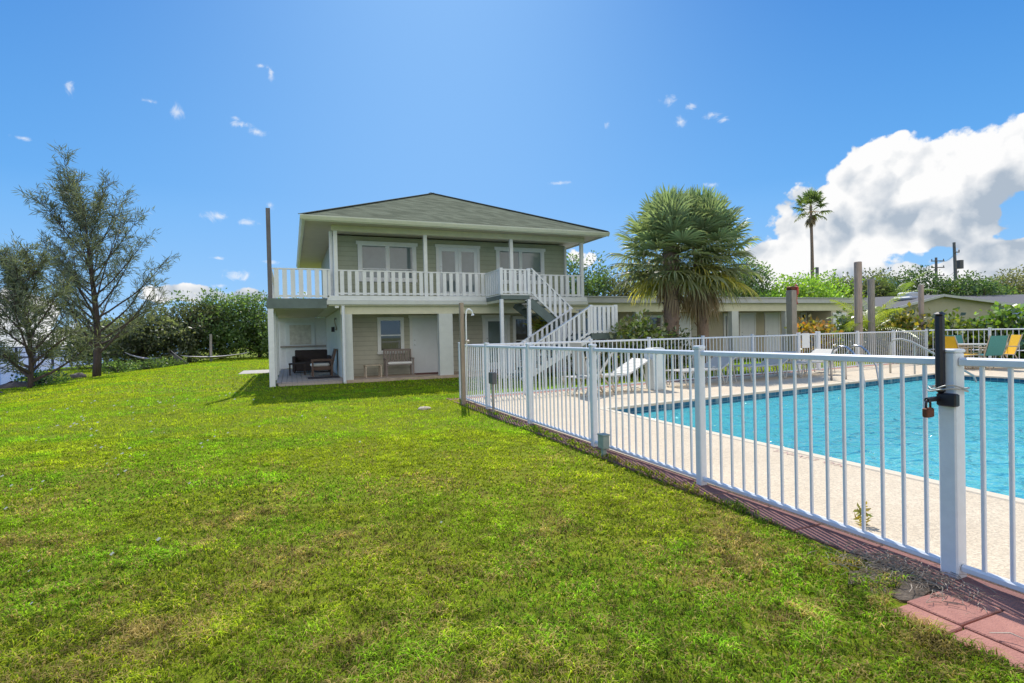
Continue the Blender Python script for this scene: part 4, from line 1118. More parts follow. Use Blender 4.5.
# ------------------------------------------------------------------ long low wing
Wg=thing('motel_wing','long low flat roofed wing with white doors behind the palms','building',(18,21,0))
def wb(name,m,*bs,ch=0):
    q=MB()
    for b_ in bs: q.box(*b_,ch=ch)
    return q.build(name,M[m],Wg)
wb('wall','flatwall',(9.6,26.0,20.0,26,0,2.5))
wb('roof','flatroof',(9.6,26.3,18.45,26.4,2.50,2.72),(9.6,26.36,18.40,26.46,2.723,2.76))
wb('beam','beam',(9.6,26.0,18.62,18.8,2.14,2.498))
wb('porch_floor','path',(9.6,26.1,18.3,20,-.05,.06))
for x0,x1 in ((13.1,13.45),(18.2,18.58),(21.45,21.83)): wb('porch_column','column',(x0,x1,18.6,18.84,.06,2.138))
wb('end_wall','flatwall',(24.55,25.95,18.64,20,.06,2.139))
door(Wg,24.72,25.45,.07,1.95,18.64)
door(Wg,20.09,20.95,.07,2.04,20.0); door(Wg,21.72,22.55,.07,2.04,20.0)
door(Wg,16.2,17.0,.07,2.04,20.0,knob_left=False)
window(Wg,14.0,15.5,.9,2.05,20.0,.08,1,pane='pane_low'); window(Wg,11.4,12.6,.9,2.05,20.0,.08,1,pane='pane_low')
window(Wg,25.0-.9,24.5,.9,2.1,20.0,.07,0,meet=1.5,pane='pane_low')
window(Wg,19.02,19.35,.07,2.1,20.0,.10,0,pane='pane_low')
wb('downpipe','white',(9.95,10.05,18.50,18.58,.1,2.49))
for x0,x1 in ((12.6,13.1),(17.1,18.0),(19.4,19.95)): wb('wall_board','siding_low',(x0,x1,19.95,19.998,.1,2.4))
wb('porch_lamp','black',(24.0,24.06,19.9,19.998,1.2,1.5))

# ------------------------------------------------------------------ neighbour house
Nh=thing('neighbour_house','neighbouring single storey house with a dark shallow gable roof beyond the hedge','house',(44,25,0))
def nw(v): return v
# gable end faces the camera: wall line from GL to GR
GL=Vector((39.2,24.95,0)); GR=Vector((48.6,21.2,0)); dirg=(GR-GL).normalized(); back=Vector((-dirg.y,dirg.x,0))
def gp_(t,d,z): p=GL+dirg*t+back*d; return (p.x,p.y,z)
Lw=(GR-GL).length
q=MB(); ze=2.62; zp=3.45; tp=3.4
q.add([gp_(.3,.3,0),gp_(Lw,.3,0),gp_(Lw,.3,ze-.05),gp_(tp,.3,zp-.12),gp_(.3,.3,ze-.1)],[(0,1,2,3,4)])
q.add([gp_(.3,.3,0),gp_(.3,9,0),gp_(.3,9,ze-.1),gp_(.3,.3,ze-.1)],[(3,2,1,0)]); q.add([gp_(Lw,.3,0),gp_(Lw,9,0),gp_(Lw,9,ze-.1),gp_(Lw,.3,ze-.05)],[(0,1,2,3)])
q.build('wall',M['nwall'],Nh)
q=MB(); LR=Lw+14
q.add([gp_(-.2,-.1,ze-.06),gp_(tp,-.1,zp),gp_(tp,10,zp+.45),gp_(-.2,10,ze)],[(0,1,2,3)])
q.add([gp_(tp,-.1,zp),gp_(Lw-1.2,-.1,ze+.02),gp_(LR,-.1,ze),gp_(LR,10,zp+.42),gp_(tp,10,zp+.45)],[(0,1,2,3,4)])
rfn=q.build('roof',M['nroof'],Nh)
q=MB(); q.bar(gp_(-.2,-.12,ze-.12),gp_(tp,-.12,zp-.06),.05,.16); q.bar(gp_(tp,-.12,zp-.06),gp_(Lw-1.2,-.12,ze-.06),.05,.16); q.bar(gp_(Lw-1.2,-.12,ze-.06),gp_(LR,-.12,ze-.06),.05,.16)
q.build('barge_board',M['flatroof'],Nh)
q=MB(); q.add([gp_(Lw,.32,0),gp_(LR,.32,0),gp_(LR,.32,ze-.05),gp_(Lw,.32,ze-.05)],[(0,1,2,3)]); q.build('side_wall',M['nwall'],Nh)
q=MB(); q.add([gp_(-6,3,2.2),gp_(-.2,.5,ze-.3),gp_(-.2,9,ze+.35),gp_(-6,9,2.9)],[(0,1,2,3)]); q.add([gp_(-6,3,2.2),gp_(-.2,.5,ze-.3),gp_(-.2,.6,0),gp_(-6,3.1,0)],[(3,2,1,0)]); q.build('lower_roof',M['nroof2'],Nh)
q=MB(); 
for (t_,d_) in ((2.6,2.2),): 
    p=Vector(gp_(t_,d_,zp)); q.box(p.x-.55,p.x+.55,p.y-.5,p.y+.5,zp-.2,zp+.35,.1); q.box(p.x-.8,p.x+.8,p.y-.7,p.y+.7,zp-.25,zp+.02,.1)
q.build('chimney',M['flatroof'],rfn)
q=MB(); p=Vector(gp_(7.4,2.2,zp)); q.box(p.x-.4,p.x+.4,p.y-.3,p.y+.3,3.0,3.22,.08); q.build('roof_vent',M['flatroof'],rfn)
q=MB(); a=Vector(gp_(7.6,.1,2.4)); b_=Vector(gp_(9.2,.1,2.4)); c_=Vector(gp_(9.6,-1.0,1.5)); d_=Vector(gp_(8.0,-1.0,1.5))
q.add([a,b_,c_,d_],[(0,1,2,3)]); aw=q.build('awning',M['blueglass'],Nh)
q=MB(); q.bar(a,d_,.08,.12); q.bar(b_,c_,.08,.12); q.bar(d_,c_,.08,.08); q.build('awning_frame',M['white'],aw)

# ------------------------------------------------------------------ posts and poles
def wpost(label,x,y,h,w,m,z=0.,cap=None):
    t=MB().tube([(x,y,z),(x,y,h*.5),(x+.01,y,h-.02),(x+.01,y,h)],[w*.52,w*.5,w*.49,w*.44],12).build('wooden_post',M[m],smooth=False)
    return tag(t,label,'post')
wpost('tall thick reddish wooden post behind the far fence, beside the thinner grey post',19.9,14.0,3.77,.27,'woodpink')
wpost('grey wooden post just beside the taller reddish one',20.85,14.15,3.16,.24,'woodgrey')
wpost('slim wooden post standing at the corner of the far fence',22.6,13.4,2.88,.19,'woodpink')
bp=thing('bell_post','wooden post with a red box near its top in front of the low wing','post',(17.2,14.65,0))
MB().box(17.2-.13,17.2+.13,14.65-.13,14.65+.13,-.02,2.72,.01).build('post',M['woodgrey'],bp)
MB().box(17.2-.12,17.2+.12,14.65-.12,14.65+.12,2.722,2.86,.02).build('cap',M['rust'],bp)
MB().box(17.32,17.40,14.48,14.60,2.55,2.86,.02).build('red_box',M['red'],bp)
MB().tube([(17.38,14.6,2.95),(17.40,14.58,2.6),(17.37,14.58,2.35),(17.40,14.58,2.2)],.03,6).build('red_hose',M['red'],bp,smooth=True)
# utility poles
def upole(label,x,y,h,arms,tr=False,lean=0):
    t=thing('utility_pole',label,'utility pole',(x,y,0))
    MB().tube([(x,y,0),(x+lean*.5,y,h*.5),(x+lean,y,h)],[.24,.2,.15],8).build('pole',M['darkpole'],t)
    ax=Vector((.93,-.38,0))
    for z,w_ in arms:
        c_=Vector((x+lean*z/h,y-.2,z)); MB().bar(c_-ax*w_,c_+ax*w_,.10,.12).build('crossarm',M['darkpole'],t)
        for s_ in (-.9,.9):
            p=c_+ax*w_*s_; MB().tube([p+Vector((0,0,.06)),p+Vector((0,0,.28))],.06,6).build('insulator',M['boxgrey'],t)
    if tr: MB().tube([(x+.3,y-.1,h*.72),(x+.3,y-.1,h*.81)],.36,10).build('transformer',M['boxgrey'],t)
    return t
upole('utility pole with three short crossarms above the neighbouring roof',83,47.2,10.7,[(10.2,.9),(9.3,.9),(8.2,.9)])
upole('taller leaning utility pole with a transformer above the dark roof',74.4,40,11.2,[(10.0,.35)],tr=True,lean=-.6)
upole('thin dark pole standing among the trees behind the low wing',50.5,40.0,7.6,[],lean=.2)
def wire(a,b_,sag):
    a=Vector(a); b_=Vector(b_); return [a.lerp(b_,k/14)-Vector((0,0,sag*4*(k/14)*(1-k/14))) for k in range(15)]
q=MB()
q.tube(wire((83,47,10.2),(73.8,39.8,10.0),.5),.02,4); q.tube(wire((83,47,8.3),(73.9,39.8,8.0),.6),.02,4)
tag(q.build('power_line',M['darkpole']),'two thin sagging power lines between the utility poles','power line')
q=MB(); q.tube(wire((73.9,39.8,5.4),(130,33,6.2),.6),.03,4)
tag(q.build('power_line',M['darkpole']),'single low power line running off past the dark roof','power line')

# ------------------------------------------------------------------ vegetation
def to_np(root,name,V,Qd,C,m): return npmesh(name,V,Qd,None,C,M[m],root,off=tuple(root.location))

def leaf_crown(cl, per, spread, ln, wd, cols, seed, up=.25, cen=None, dark=.55, aspect=(1,1,.8)):
    """cl: cluster centres (n,3). Leaves spread about each. colour light at the outside/top, dark inside."""
    g_=np.random.default_rng(seed); n=len(cl)*per
    c_=np.repeat(cl,per,0); o_=np.clip(g_.normal(size=(n,3)),-1.6,1.6)*spread*np.array(aspect)
    P=c_+o_
    D_=unit(unit(o_)+g_.normal(size=(n,3))*.8+np.array([0,0,up])); Nn=unit(np.cross(D_,g_.normal(size=(n,3))))
    s_=g_.uniform(.65,1.3,n)
    V,Qd=leaf_quads(P,D_,Nn,ln*s_,wd*s_)
    cols=np.asarray(cols); kk=g_.random((n,1)); ci=g_.integers(0,len(cols),n); cj=g_.integers(0,len(cols),n)
    tone=np.repeat(g_.uniform(.62,1.32,len(cl)),per)[:,None]
    C=(cols[ci]*kk+cols[cj]*(1-kk))*tone*g_.uniform(.85,1.15,(n,1))
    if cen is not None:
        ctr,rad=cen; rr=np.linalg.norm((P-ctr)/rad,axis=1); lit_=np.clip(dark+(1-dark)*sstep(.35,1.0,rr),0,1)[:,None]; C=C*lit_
    return V,Qd,np.repeat(C,4,0)

def broad_tree(label, base, h, rx, ry, ncl, per, ln, cols, seed, zlow=.25, name='broadleaf_tree', cat='tree', group=None, spread=.5, m='leaf', trunk_r=.16, lobes=5, mul=1.0):
    g_=np.random.default_rng(seed); t=thing(name,label,cat,base,group)
    bx,by,bz=base; z0=bz+h*zlow; cz=(z0+bz+h)/2; rz=(bz+h-z0)/2
    # lobed crown
    L_=[]; 
    for k in range(lobes):
        a=2*math.pi*k/lobes+g_.uniform(-.5,.5); r_=g_.uniform(.35,.6)
        L_.append((bx+rx*r_*math.cos(a),by+ry*r_*math.sin(a),cz+rz*g_.uniform(-.35,.45),g_.uniform(.42,.62)))
    L_.append((bx+g_.uniform(-.2,.2)*rx,by,cz+rz*.35,.62))
    L_=np.array(L_)
    pick=g_.integers(0,len(L_),ncl); u_=rdir(ncl,g_)*(g_.uniform(.45,1.0,ncl)**.6)[:,None]
    cl=L_[pick,:3]+u_*L_[pick,3:4]*np.array([rx,ry,rz*1.05])
    low=g_.random(ncl)<(.28 if zlow<.09 else 0.); cl[low,2]=bz+g_.uniform(.1,.5,low.sum())*h; cl[low,0]=bx+(cl[low,0]-bx)*1.15
    cl[:,2]=np.clip(cl[:,2],bz+.15,None)
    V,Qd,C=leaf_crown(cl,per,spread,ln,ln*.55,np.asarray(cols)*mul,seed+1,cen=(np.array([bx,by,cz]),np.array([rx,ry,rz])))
    cr=to_np(t,'crown',V,Qd,C,m)
    q=MB()
    q.tube([(bx,by,bz-.2),(bx+.05,by,bz+h*.2),(bx-.03,by,cz)],[trunk_r*1.25,trunk_r,trunk_r*.6],8)
    for k in g_.choice(ncl,min(9,ncl),replace=False):
        e_=cl[k]; q.tube([(bx,by,bz+h*g_.uniform(.12,.3)),((bx+e_[0])/2+g_.uniform(-.2,.2),(by+e_[1])/2,(bz+h*.3+e_[2])/2),tuple(e_)],[trunk_r*.6,trunk_r*.35,trunk_r*.12],6)
    q.build('trunk',M['bark'],t,smooth=True)
    return t
GREEN=[(.05,.08,.026),(.075,.11,.032),(.035,.058,.02)]
BRIGHT=[(.11,.18,.02),(.15,.21,.025),(.07,.13,.02)]
OLIVE=[(.065,.075,.038),(.09,.095,.048),(.045,.055,.03)]
DARKG=[(.022,.042,.016),(.035,.06,.02),(.05,.075,.026)]
# left hand mangrove row
rows=[(-9.6,44.5,3.6,3.0,'low dusky shrubby tree right behind the big feathery pine',OLIVE),(-7.0,46,4.6,2.8,'rounded green shore tree behind the nearer hammock',OLIVE),(-5.0,47,5.4,3.0,'tall green shore tree behind the thin hammock post',GREEN),
      (-2.3,46.0,5.2,3.0,'dense green shore tree between the hammock post and the house',GREEN),(.6,45,4.9,2.8,'dense green shore tree touching the left edge of the house',GREEN),(-12.8,48.5,3.4,3.0,'low shore tree seen behind the trunk of the big pine',OLIVE)]
for i,(x,y,h,r,l,c_) in enumerate(rows):
    broad_tree(l,(x,y,-.3),h,r*1.1,r*.9,190,44,.22,c_,100+i,zlow=.02,group='shore trees beyond the lawn',spread=.36,trunk_r=.12,mul=1.55 if c_ is GREEN else 1.4)
# trees behind the wing and at the right
back=[(17.5,40.5,5.4,4.2,'bright green tree just right of the house',BRIGHT,.05),(23.0,41,8.6,4.4,'tall dull green tree behind the house corner',GREEN,.05),(28.5,40,8.2,4.4,'dull tree hidden mostly by the sabal palms',OLIVE,.05),
      (36.5,36,7.2,3.4,'dark round topped tree to the right of the sabal palms',GREEN,.1),(39.5,33,5.9,4.2,'bright yellow green tree above the low wing roof',BRIGHT,.05),(44,34,6.0,4.2,'leafy mid green tree left of the tall thin palm',BRIGHT,.05),
      (49,33.5,6.4,4.0,'olive tree behind the thin dark pole',OLIVE,.05),(53,32,6.5,4.0,'dark tree behind the tall reddish post',DARKG,.05),(58,30,5.6,4.0,'dark low tree right of the grey post',DARKG,.05),
      (62,31,5.4,4,'green tree behind the chimney of the neighbouring house',GREEN,.05),(71.5,36,5.4,4.5,'low green tree at the foot of the leaning utility pole',GREEN,.05),
      (77,34,7.4,6.0,'broad brownish tree rising behind the dark roof',[(.075,.075,.035),(.10,.095,.045),(.05,.055,.028)],.15),(86,34,7.8,6.5,'spreading olive brown tree at the far right edge',[(.075,.075,.035),(.10,.095,.045),(.05,.055,.028)],.15)]
for i,(x,y,h,r,l,c_,zl) in enumerate(back):
    broad_tree(l,(x,y,0),h,r,r*.8,210,46,.25,c_,200+i,zlow=zl,group='trees beyond the low wing',spread=.42,trunk_r=.18,mul=1.45)
# tall slim conifer behind the house
def column_tree():
    t=thing('italian_cypress','slim dark columnar tree seen through the end of the balcony','tree',(15.3,30,0))
    n=170; g_=np.random.default_rng(5); z=g_.uniform(.3,6.4,n); a=g_.uniform(0,6.28,n); r=.55*np.sqrt(np.clip(1-(z/6.6)**1.8,0,1))*g_.uniform(.3,1,n)
    cl=np.stack([15.3+r*np.cos(a),30+r*np.sin(a),z],-1)
    V,Qd,C=leaf_crown(cl,26,.16,.20,.07,DARKG,6,up=1.2); to_np(t,'crown',V,Qd,C,'leaf')
    MB().tube([(15.3,30,0),(15.3,30,5.5)],[.14,.04],6).build('trunk',M['bark'],t)
column_tree()
# shrubs
def shrub(label,base,h,rx,ry,ncl,per,ln,cols,seed,name='shrub',m='leafgloss',up=.5,mul=1.,spread=.22,wr=.6):
    g_=np.random.default_rng(seed); t=thing(name,label,'shrub',base)
    u_=rdir(ncl,g_); u_[:,2]=np.abs(u_[:,2]); rr=g_.uniform(.35,1,ncl)**.6
    cl=np.array(base)+u_*rr[:,None]*np.array([rx,ry,h*.9])*(1+.25*(g_.random((ncl,1))-.5))
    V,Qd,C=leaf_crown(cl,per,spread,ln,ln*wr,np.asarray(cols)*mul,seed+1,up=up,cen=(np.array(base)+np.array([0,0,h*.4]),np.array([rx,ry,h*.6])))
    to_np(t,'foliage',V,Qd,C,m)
    q=MB()
    for k in g_.choice(ncl,8,replace=False): q.tube([base,tuple((np.array(base)+cl[k])/2+np.array([0,0,.1])),tuple(cl[k])],[.03,.022,.008],5)
    q.build('stem',M['bark'],t)
    return t
LIME=[(.15,.19,.025),(.20,.22,.03),(.08,.12,.02)]
shrub('leafy yellow green shrub at the foot of the sabal palms',(9.7,13.6,0),1.85,.95,.8,90,30,.15,LIME+[(.05,.07,.02),(.18,.15,.10)],301)
shrub('dark low shrub under the lower stair landing',(8.6,14.6,0),1.0,.6,.5,40,24,.12,GREEN,302)
shrub('pale leaved shrub beneath the second sabal palm',(10.9,13.6,0),1.5,.6,.6,50,26,.14,[(.10,.13,.05),(.16,.17,.09),(.05,.07,.02)],303)
hedge=[(23.0,12.3,2.3,'sea grape shrub beside the slim corner post',LIME),(23.3,10.9,2.5,'broad leaved shrub behind the black latch post',BRIGHT),(23.4,9.5,2.45,'glossy shrub behind the half hidden yellow chair',BRIGHT),(23.5,8.2,2.3,'glossy shrub behind the pool table',LIME),
       (23.5,6.9,2.1,'glossy shrub behind the broad teal chair',BRIGHT),(23.6,5.4,2.2,'shrub at the right edge, by the leaning awning',LIME),(22.6,13.9,2.5,'golden croton shrub left of the slim corner post',[(.28,.20,.02),(.20,.19,.03),(.10,.13,.02)])]
for i,(x,y,h,l,c_) in enumerate(hedge):
    shrub(l,(x,y,0),h*.80,1.05,1.0,95,26,.20,c_+[(.03,.05,.015)],320+i,mul=1.0,spread=.26,wr=.72)
shrub('orange and yellow croton between the low wing and the reddish post',(19.5,15.6,0),1.75,.6,.6,40,26,.2,[(.30,.12,.03),(.28,.20,.02),(.10,.12,.02)],340)
shrub('dark green shrub behind the grey post',(21.5,15.4,0),2.0,.9,.8,60,26,.2,GREEN+LIME[:1],341)

# --- fan palms
def frond_fan(Vl,Ql,Cl,base,d,pet,R,col,g_,nl=24,droop=.5,tipdry=.0,spreadang=2.1,w=.035):
    """costapalmate fan: petiole along d then leaflets"""
    d=d/np.linalg.norm(d); up=np.array([0,0,1.]); side=np.cross(d,up); 
    if np.linalg.norm(side)<.1: side=np.array([1.,0,0])
    side/=np.linalg.norm(side); nrm=np.cross(side,d)
    # petiole
    e=base+d*pet; e=e-np.array([0,0,.12*pet*pet])
    def strip(pts,ws,c_,sd):
        n0=sum(len(v) for v in Vl); vv=[]; qq=[]
        for k,(p,w_) in enumerate(zip(pts,ws)): vv+= [p-sd*w_, p+sd*w_]
        for k in range(len(pts)-1): qq.append((n0+2*k,n0+2*k+1,n0+2*k+3,n0+2*k+2))
        Vl.append(np.array(vv)); Ql.append(np.array(qq)); Cl.append(np.array(c_))
    pc=np.array([.13,.15,.04])
    strip([base,(base+e)/2+np.array([0,0,.03]),e],[.025,.02,.018],[pc]*6,side)
    for k in range(nl):
        a=(k/(nl-1)-.5)*2*spreadang+g_.uniform(-.06,.06)
        ld_=d*math.cos(a)+side*math.sin(a)+nrm*(.25*math.cos(a)+g_.uniform(-.08,.08))
        ld_/=np.linalg.norm(ld_); ll=R*(.72+.28*math.cos(a*.6))*g_.uniform(.88,1.08)
        sd=np.cross(ld_,nrm+.6*side*math.copysign(1,a)); sd/=max(np.linalg.norm(sd),1e-6)
        p0=e; p1=e+ld_*ll*.4; p2=e+ld_*ll*.72-np.array([0,0,droop*ll*.14]); p3=e+ld_*ll*.92-np.array([0,0,droop*ll*.42])
        cb=col*g_.uniform(.75,1.25); ct=cb*(1-tipdry)+np.array([.22,.17,.08])*tipdry
        strip([p0,p1,p2,p3],[w*.35,w,w*.7,w*.08],[cb*.8]*2+[cb]*2+[cb]*2+[ct]*2,sd)
def fan_palm(name,label,base,trunkpts,trunkr,nf,pet,R,seed,colors,elmin=-.9,deadn=14,deadlen=1.,nl=24,w=.035,boots=False,group=None):
    t=thing(name,label,'palm',base,group); g_=np.random.default_rng(seed)
    top=np.array(trunkpts[-1]); Vl=[];Ql=[];Cl=[]
    for k in range(nf):
        f_=(k+.5)/nf; elv=math.pi/2*(1-f_**.8*1.0)*1.0 + elmin*f_**1.3   # from upright to hanging
        a=k*2.399963+g_.uniform(-.25,.25)
        d=np.array([math.cos(a)*math.cos(elv),math.sin(a)*math.cos(elv),math.sin(elv)])
        c0=np.array(colors[0])*(1-f_)+np.array(colors[1])*f_
        if f_>.80 and g_.random()<.2: c0=np.array(colors[2])
        c0=c0*g_.uniform(.75,1.3)
        frond_fan(Vl,Ql,Cl,top+np.array([0,0,-.35*f_]),d,pet*g_.uniform(.8,1.1)*(1-.15*f_),R*g_.uniform(.85,1.1),c0,g_,nl=nl,droop=.12+.75*f_,tipdry=.12+.3*f_,w=w)
    to_np(t,'crown',np.concatenate(Vl),np.concatenate(Ql),np.concatenate(Cl),'leaf')
    if deadn:
        Vl=[];Ql=[];Cl=[]
        for k in range(deadn):
            a=k*2.4+g_.uniform(-.3,.3); elv=g_.uniform(-1.52,-1.15)
            d=np.array([math.cos(a)*math.cos(elv),math.sin(a)*math.cos(elv),math.sin(elv)])
            c0=np.array([.20,.15,.105])*g_.uniform(.6,1.2)
            frond_fan(Vl,Ql,Cl,top+np.array([0,0,-.3-.5*g_.random()]),d,pet*.7*deadlen,R*.85*deadlen,c0,g_,nl=16,droop=1.2,tipdry=.4,spreadang=1.0,w=w*.8)
        to_np(t,'dead_fronds',np.concatenate(Vl),np.concatenate(Ql),np.concatenate(Cl),'leafdry')
    q=MB(); n=len(trunkpts)
    q.tube(trunkpts,trunkr,12); tk=q.build('trunk',M['palmtrunk'],t,smooth=True)
    # boot stubs
    if boots:
        tp0=Vector(trunkpts[0]); tp1=Vector(trunkpts[-1])
        for k in range(46):
            f_=.35+.6*(k+.5)/46; p=tp0.lerp(tp1,f_); a=k*2.4; r_=trunkr[0]*.96
            o_=Vector((math.cos(a),math.sin(a),0)); s_=p+o_*r_*.9; e_=p+o_*(r_*1.25)+Vector((0,0,.12))
            MB().bar(s_,e_,.09,.035).build('leaf_base',M['palmtrunk'],tk)
    return t
G1=(.115,.155,.085);G2=(.14,.15,.085);G3=(.26,.23,.05)
fan_palm('sabal_palm','thick shaggy cabbage palm nearer the house, left of the pair',(11.35,14.2,0),[(11.35,14.2,-.1),(11.36,14.2,1.2),(11.38,14.2,2.4),(11.40,14.2,4.05)],[.24,.23,.24,.26],92,1.3,1.0,401,(G1,G2,G3),elmin=-.8,deadn=12,deadlen=.75,group='pair of cabbage palms',nl=26,w=.03,boots=True)
fan_palm('sabal_palm','shaggy cabbage palm with more dead fronds, right of the pair',(12.65,14.2,0),[(12.65,14.2,-.1),(12.64,14.2,1.2),(12.60,14.2,2.5),(12.55,14.2,4.15)],[.20,.19,.20,.22],92,1.3,1.0,402,(G1,G2,G3),elmin=-.8,deadn=24,deadlen=.95,group='pair of cabbage palms',nl=26,w=.03,boots=True)
fan_palm('fan_palm','very tall slender fan palm against the clouds',(53.7,43,0),[(53.6,43,0),(53.75,43,5),(53.75,43,10),(53.65,43,14.9)],[.27,.21,.16,.14],24,1.35,1.1,403,((.06,.09,.03),(.07,.085,.03),(.19,.12,.06)),elmin=-.75,deadn=5,deadlen=.8,nl=15,w=.075)

# --- feather palms
def feather(Vl,Ql,Cl,base,az_,el0,Ln,col,g_,n=26,ll=.55,curve=1.2,w=.022):
    p=np.array(base,float); el_=el0; pts=[]; 
    for k in range(n+1):
        d=np.array([math.cos(az_)*math.cos(el_),math.sin(az_)*math.cos(el_),math.sin(el_)]); pts.append((p.copy(),d)); p=p+d*Ln/n; el_-=curve/n
    def strip(P_,ws,c_,sd):
        n0=sum(len(v) for v in Vl); vv=[];qq=[]
        for q_,w_ in zip(P_,ws): vv+=[q_-sd*w_,q_+sd*w_]
        for k in range(len(P_)-1): qq.append((n0+2*k,n0+2*k+1,n0+2*k+3,n0+2*k+2))
        Vl.append(np.array(vv)); Ql.append(np.array(qq)); Cl.append(np.array([c_]*len(vv)))
    side=np.array([-math.sin(az_),math.cos(az_),0])
    strip([q_[0] for q_ in pts],[.02*(1-.8*k/n)+.004 for k in range(n+1)],col*1.1,side)
    for k in range(2,n+1):
        p_,d=pts[k]; f_=k/n; l_=ll*math.sin(math.pi*min(1,.15+f_*.85))**.6*g_.uniform(.85,1.1)+.05
        for s_ in (-1,1):
            ld_=unit((side*s_*.9+d*.55+np.array([0,0,.12]))[None])[0]
            strip([p_,p_+ld_*l_*.5,p_+ld_*l_*.9-np.array([0,0,.28*l_])],[w*.5,w,w*.1],col*g_.uniform(.75,1.25),np.cross(ld_,np.array([0,0,1.]))*.8+np.array([0,0,.5])*s_)
def feather_palm(label,base,th,nf,Ln,col,seed,name='coconut_palm',r=.1,elr=(.2,1.4),ll=.55,w=.022,n=26):
    t=thing(name,label,'palm',base); g_=np.random.default_rng(seed); Vl=[];Ql=[];Cl=[]
    top=np.array(base)+np.array([0,0,th])
    for k in range(nf):
        a=k*2.4+g_.uniform(-.3,.3); e=elr[0]+(elr[1]-elr[0])*((k+.5)/nf)
        feather(Vl,Ql,Cl,top,a,e,Ln*g_.uniform(.8,1.1),np.array(col)*g_.uniform(.7,1.25),g_,ll=ll,w=w,curve=1.0+.6*(1-e),n=n)
    to_np(t,'crown',np.concatenate(Vl),np.concatenate(Ql),np.concatenate(Cl),'leafgloss')
    b_=base; MB().tube([b_,(b_[0]+.03,b_[1],b_[2]+th*.6),(b_[0],b_[1],b_[2]+th+.1)],[r*1.2,r,r*.7],8).build('trunk',M['palmtrunk'],t,smooth=True)
    return t
feather_palm('bright young coconut palm with arching fronds beside the grey post',(21.4,14.6,0),1.1,12,2.3,(.17,.20,.03),501)
feather_palm('small yellowish feather palm behind the far fence, right of the grey post',(22.6,15.2,0),.7,10,1.7,(.20,.19,.03),502)
feather_palm('feather palm rising behind the brown lower roof',(48.5,30.5,0),3.6,12,3.0,(.10,.14,.03),503,r=.18,ll=.8,w=.05,n=18)
feather_palm('second feather palm near the chimney of the neighbouring house',(55.5,31.5,0),3.4,12,3.0,(.08,.11,.03),504,r=.18,ll=.8,w=.05,n=18)
# hanging fern under the landing
hf=thing('hanging_fern','trailing fern hanging in a basket below the stairs','plant',(7.55,15.9,1.62))
g_=np.random.default_rng(9); n=260; P=np.array([7.55,15.9,1.62])+g_.normal(size=(n,3))*np.array([.09,.09,.04]); D_=unit(g_.normal(size=(n,3))+np.array([0,0,-.5]))
V,Qd=leaf_quads(P,D_,unit(np.cross(D_,g_.normal(size=(n,3)))),g_.uniform(.25,.5,n),.045,fold=.5)
to_np(hf,'foliage',V,Qd,np.repeat(np.stack([.13+.08*g_.random(n),.14+.06*g_.random(n),np.full(n,.03)],-1),4,0),'leaf')
MB().tube([(7.55,15.9,1.48),(7.55,15.9,1.64)],[.09,.14],10).build('basket',M['woodbrown'],hf)
MB().tube([(7.55,15.9,1.64),(7.55,15.9,1.95)],.006,5).build('hanger',M['wire'],hf)

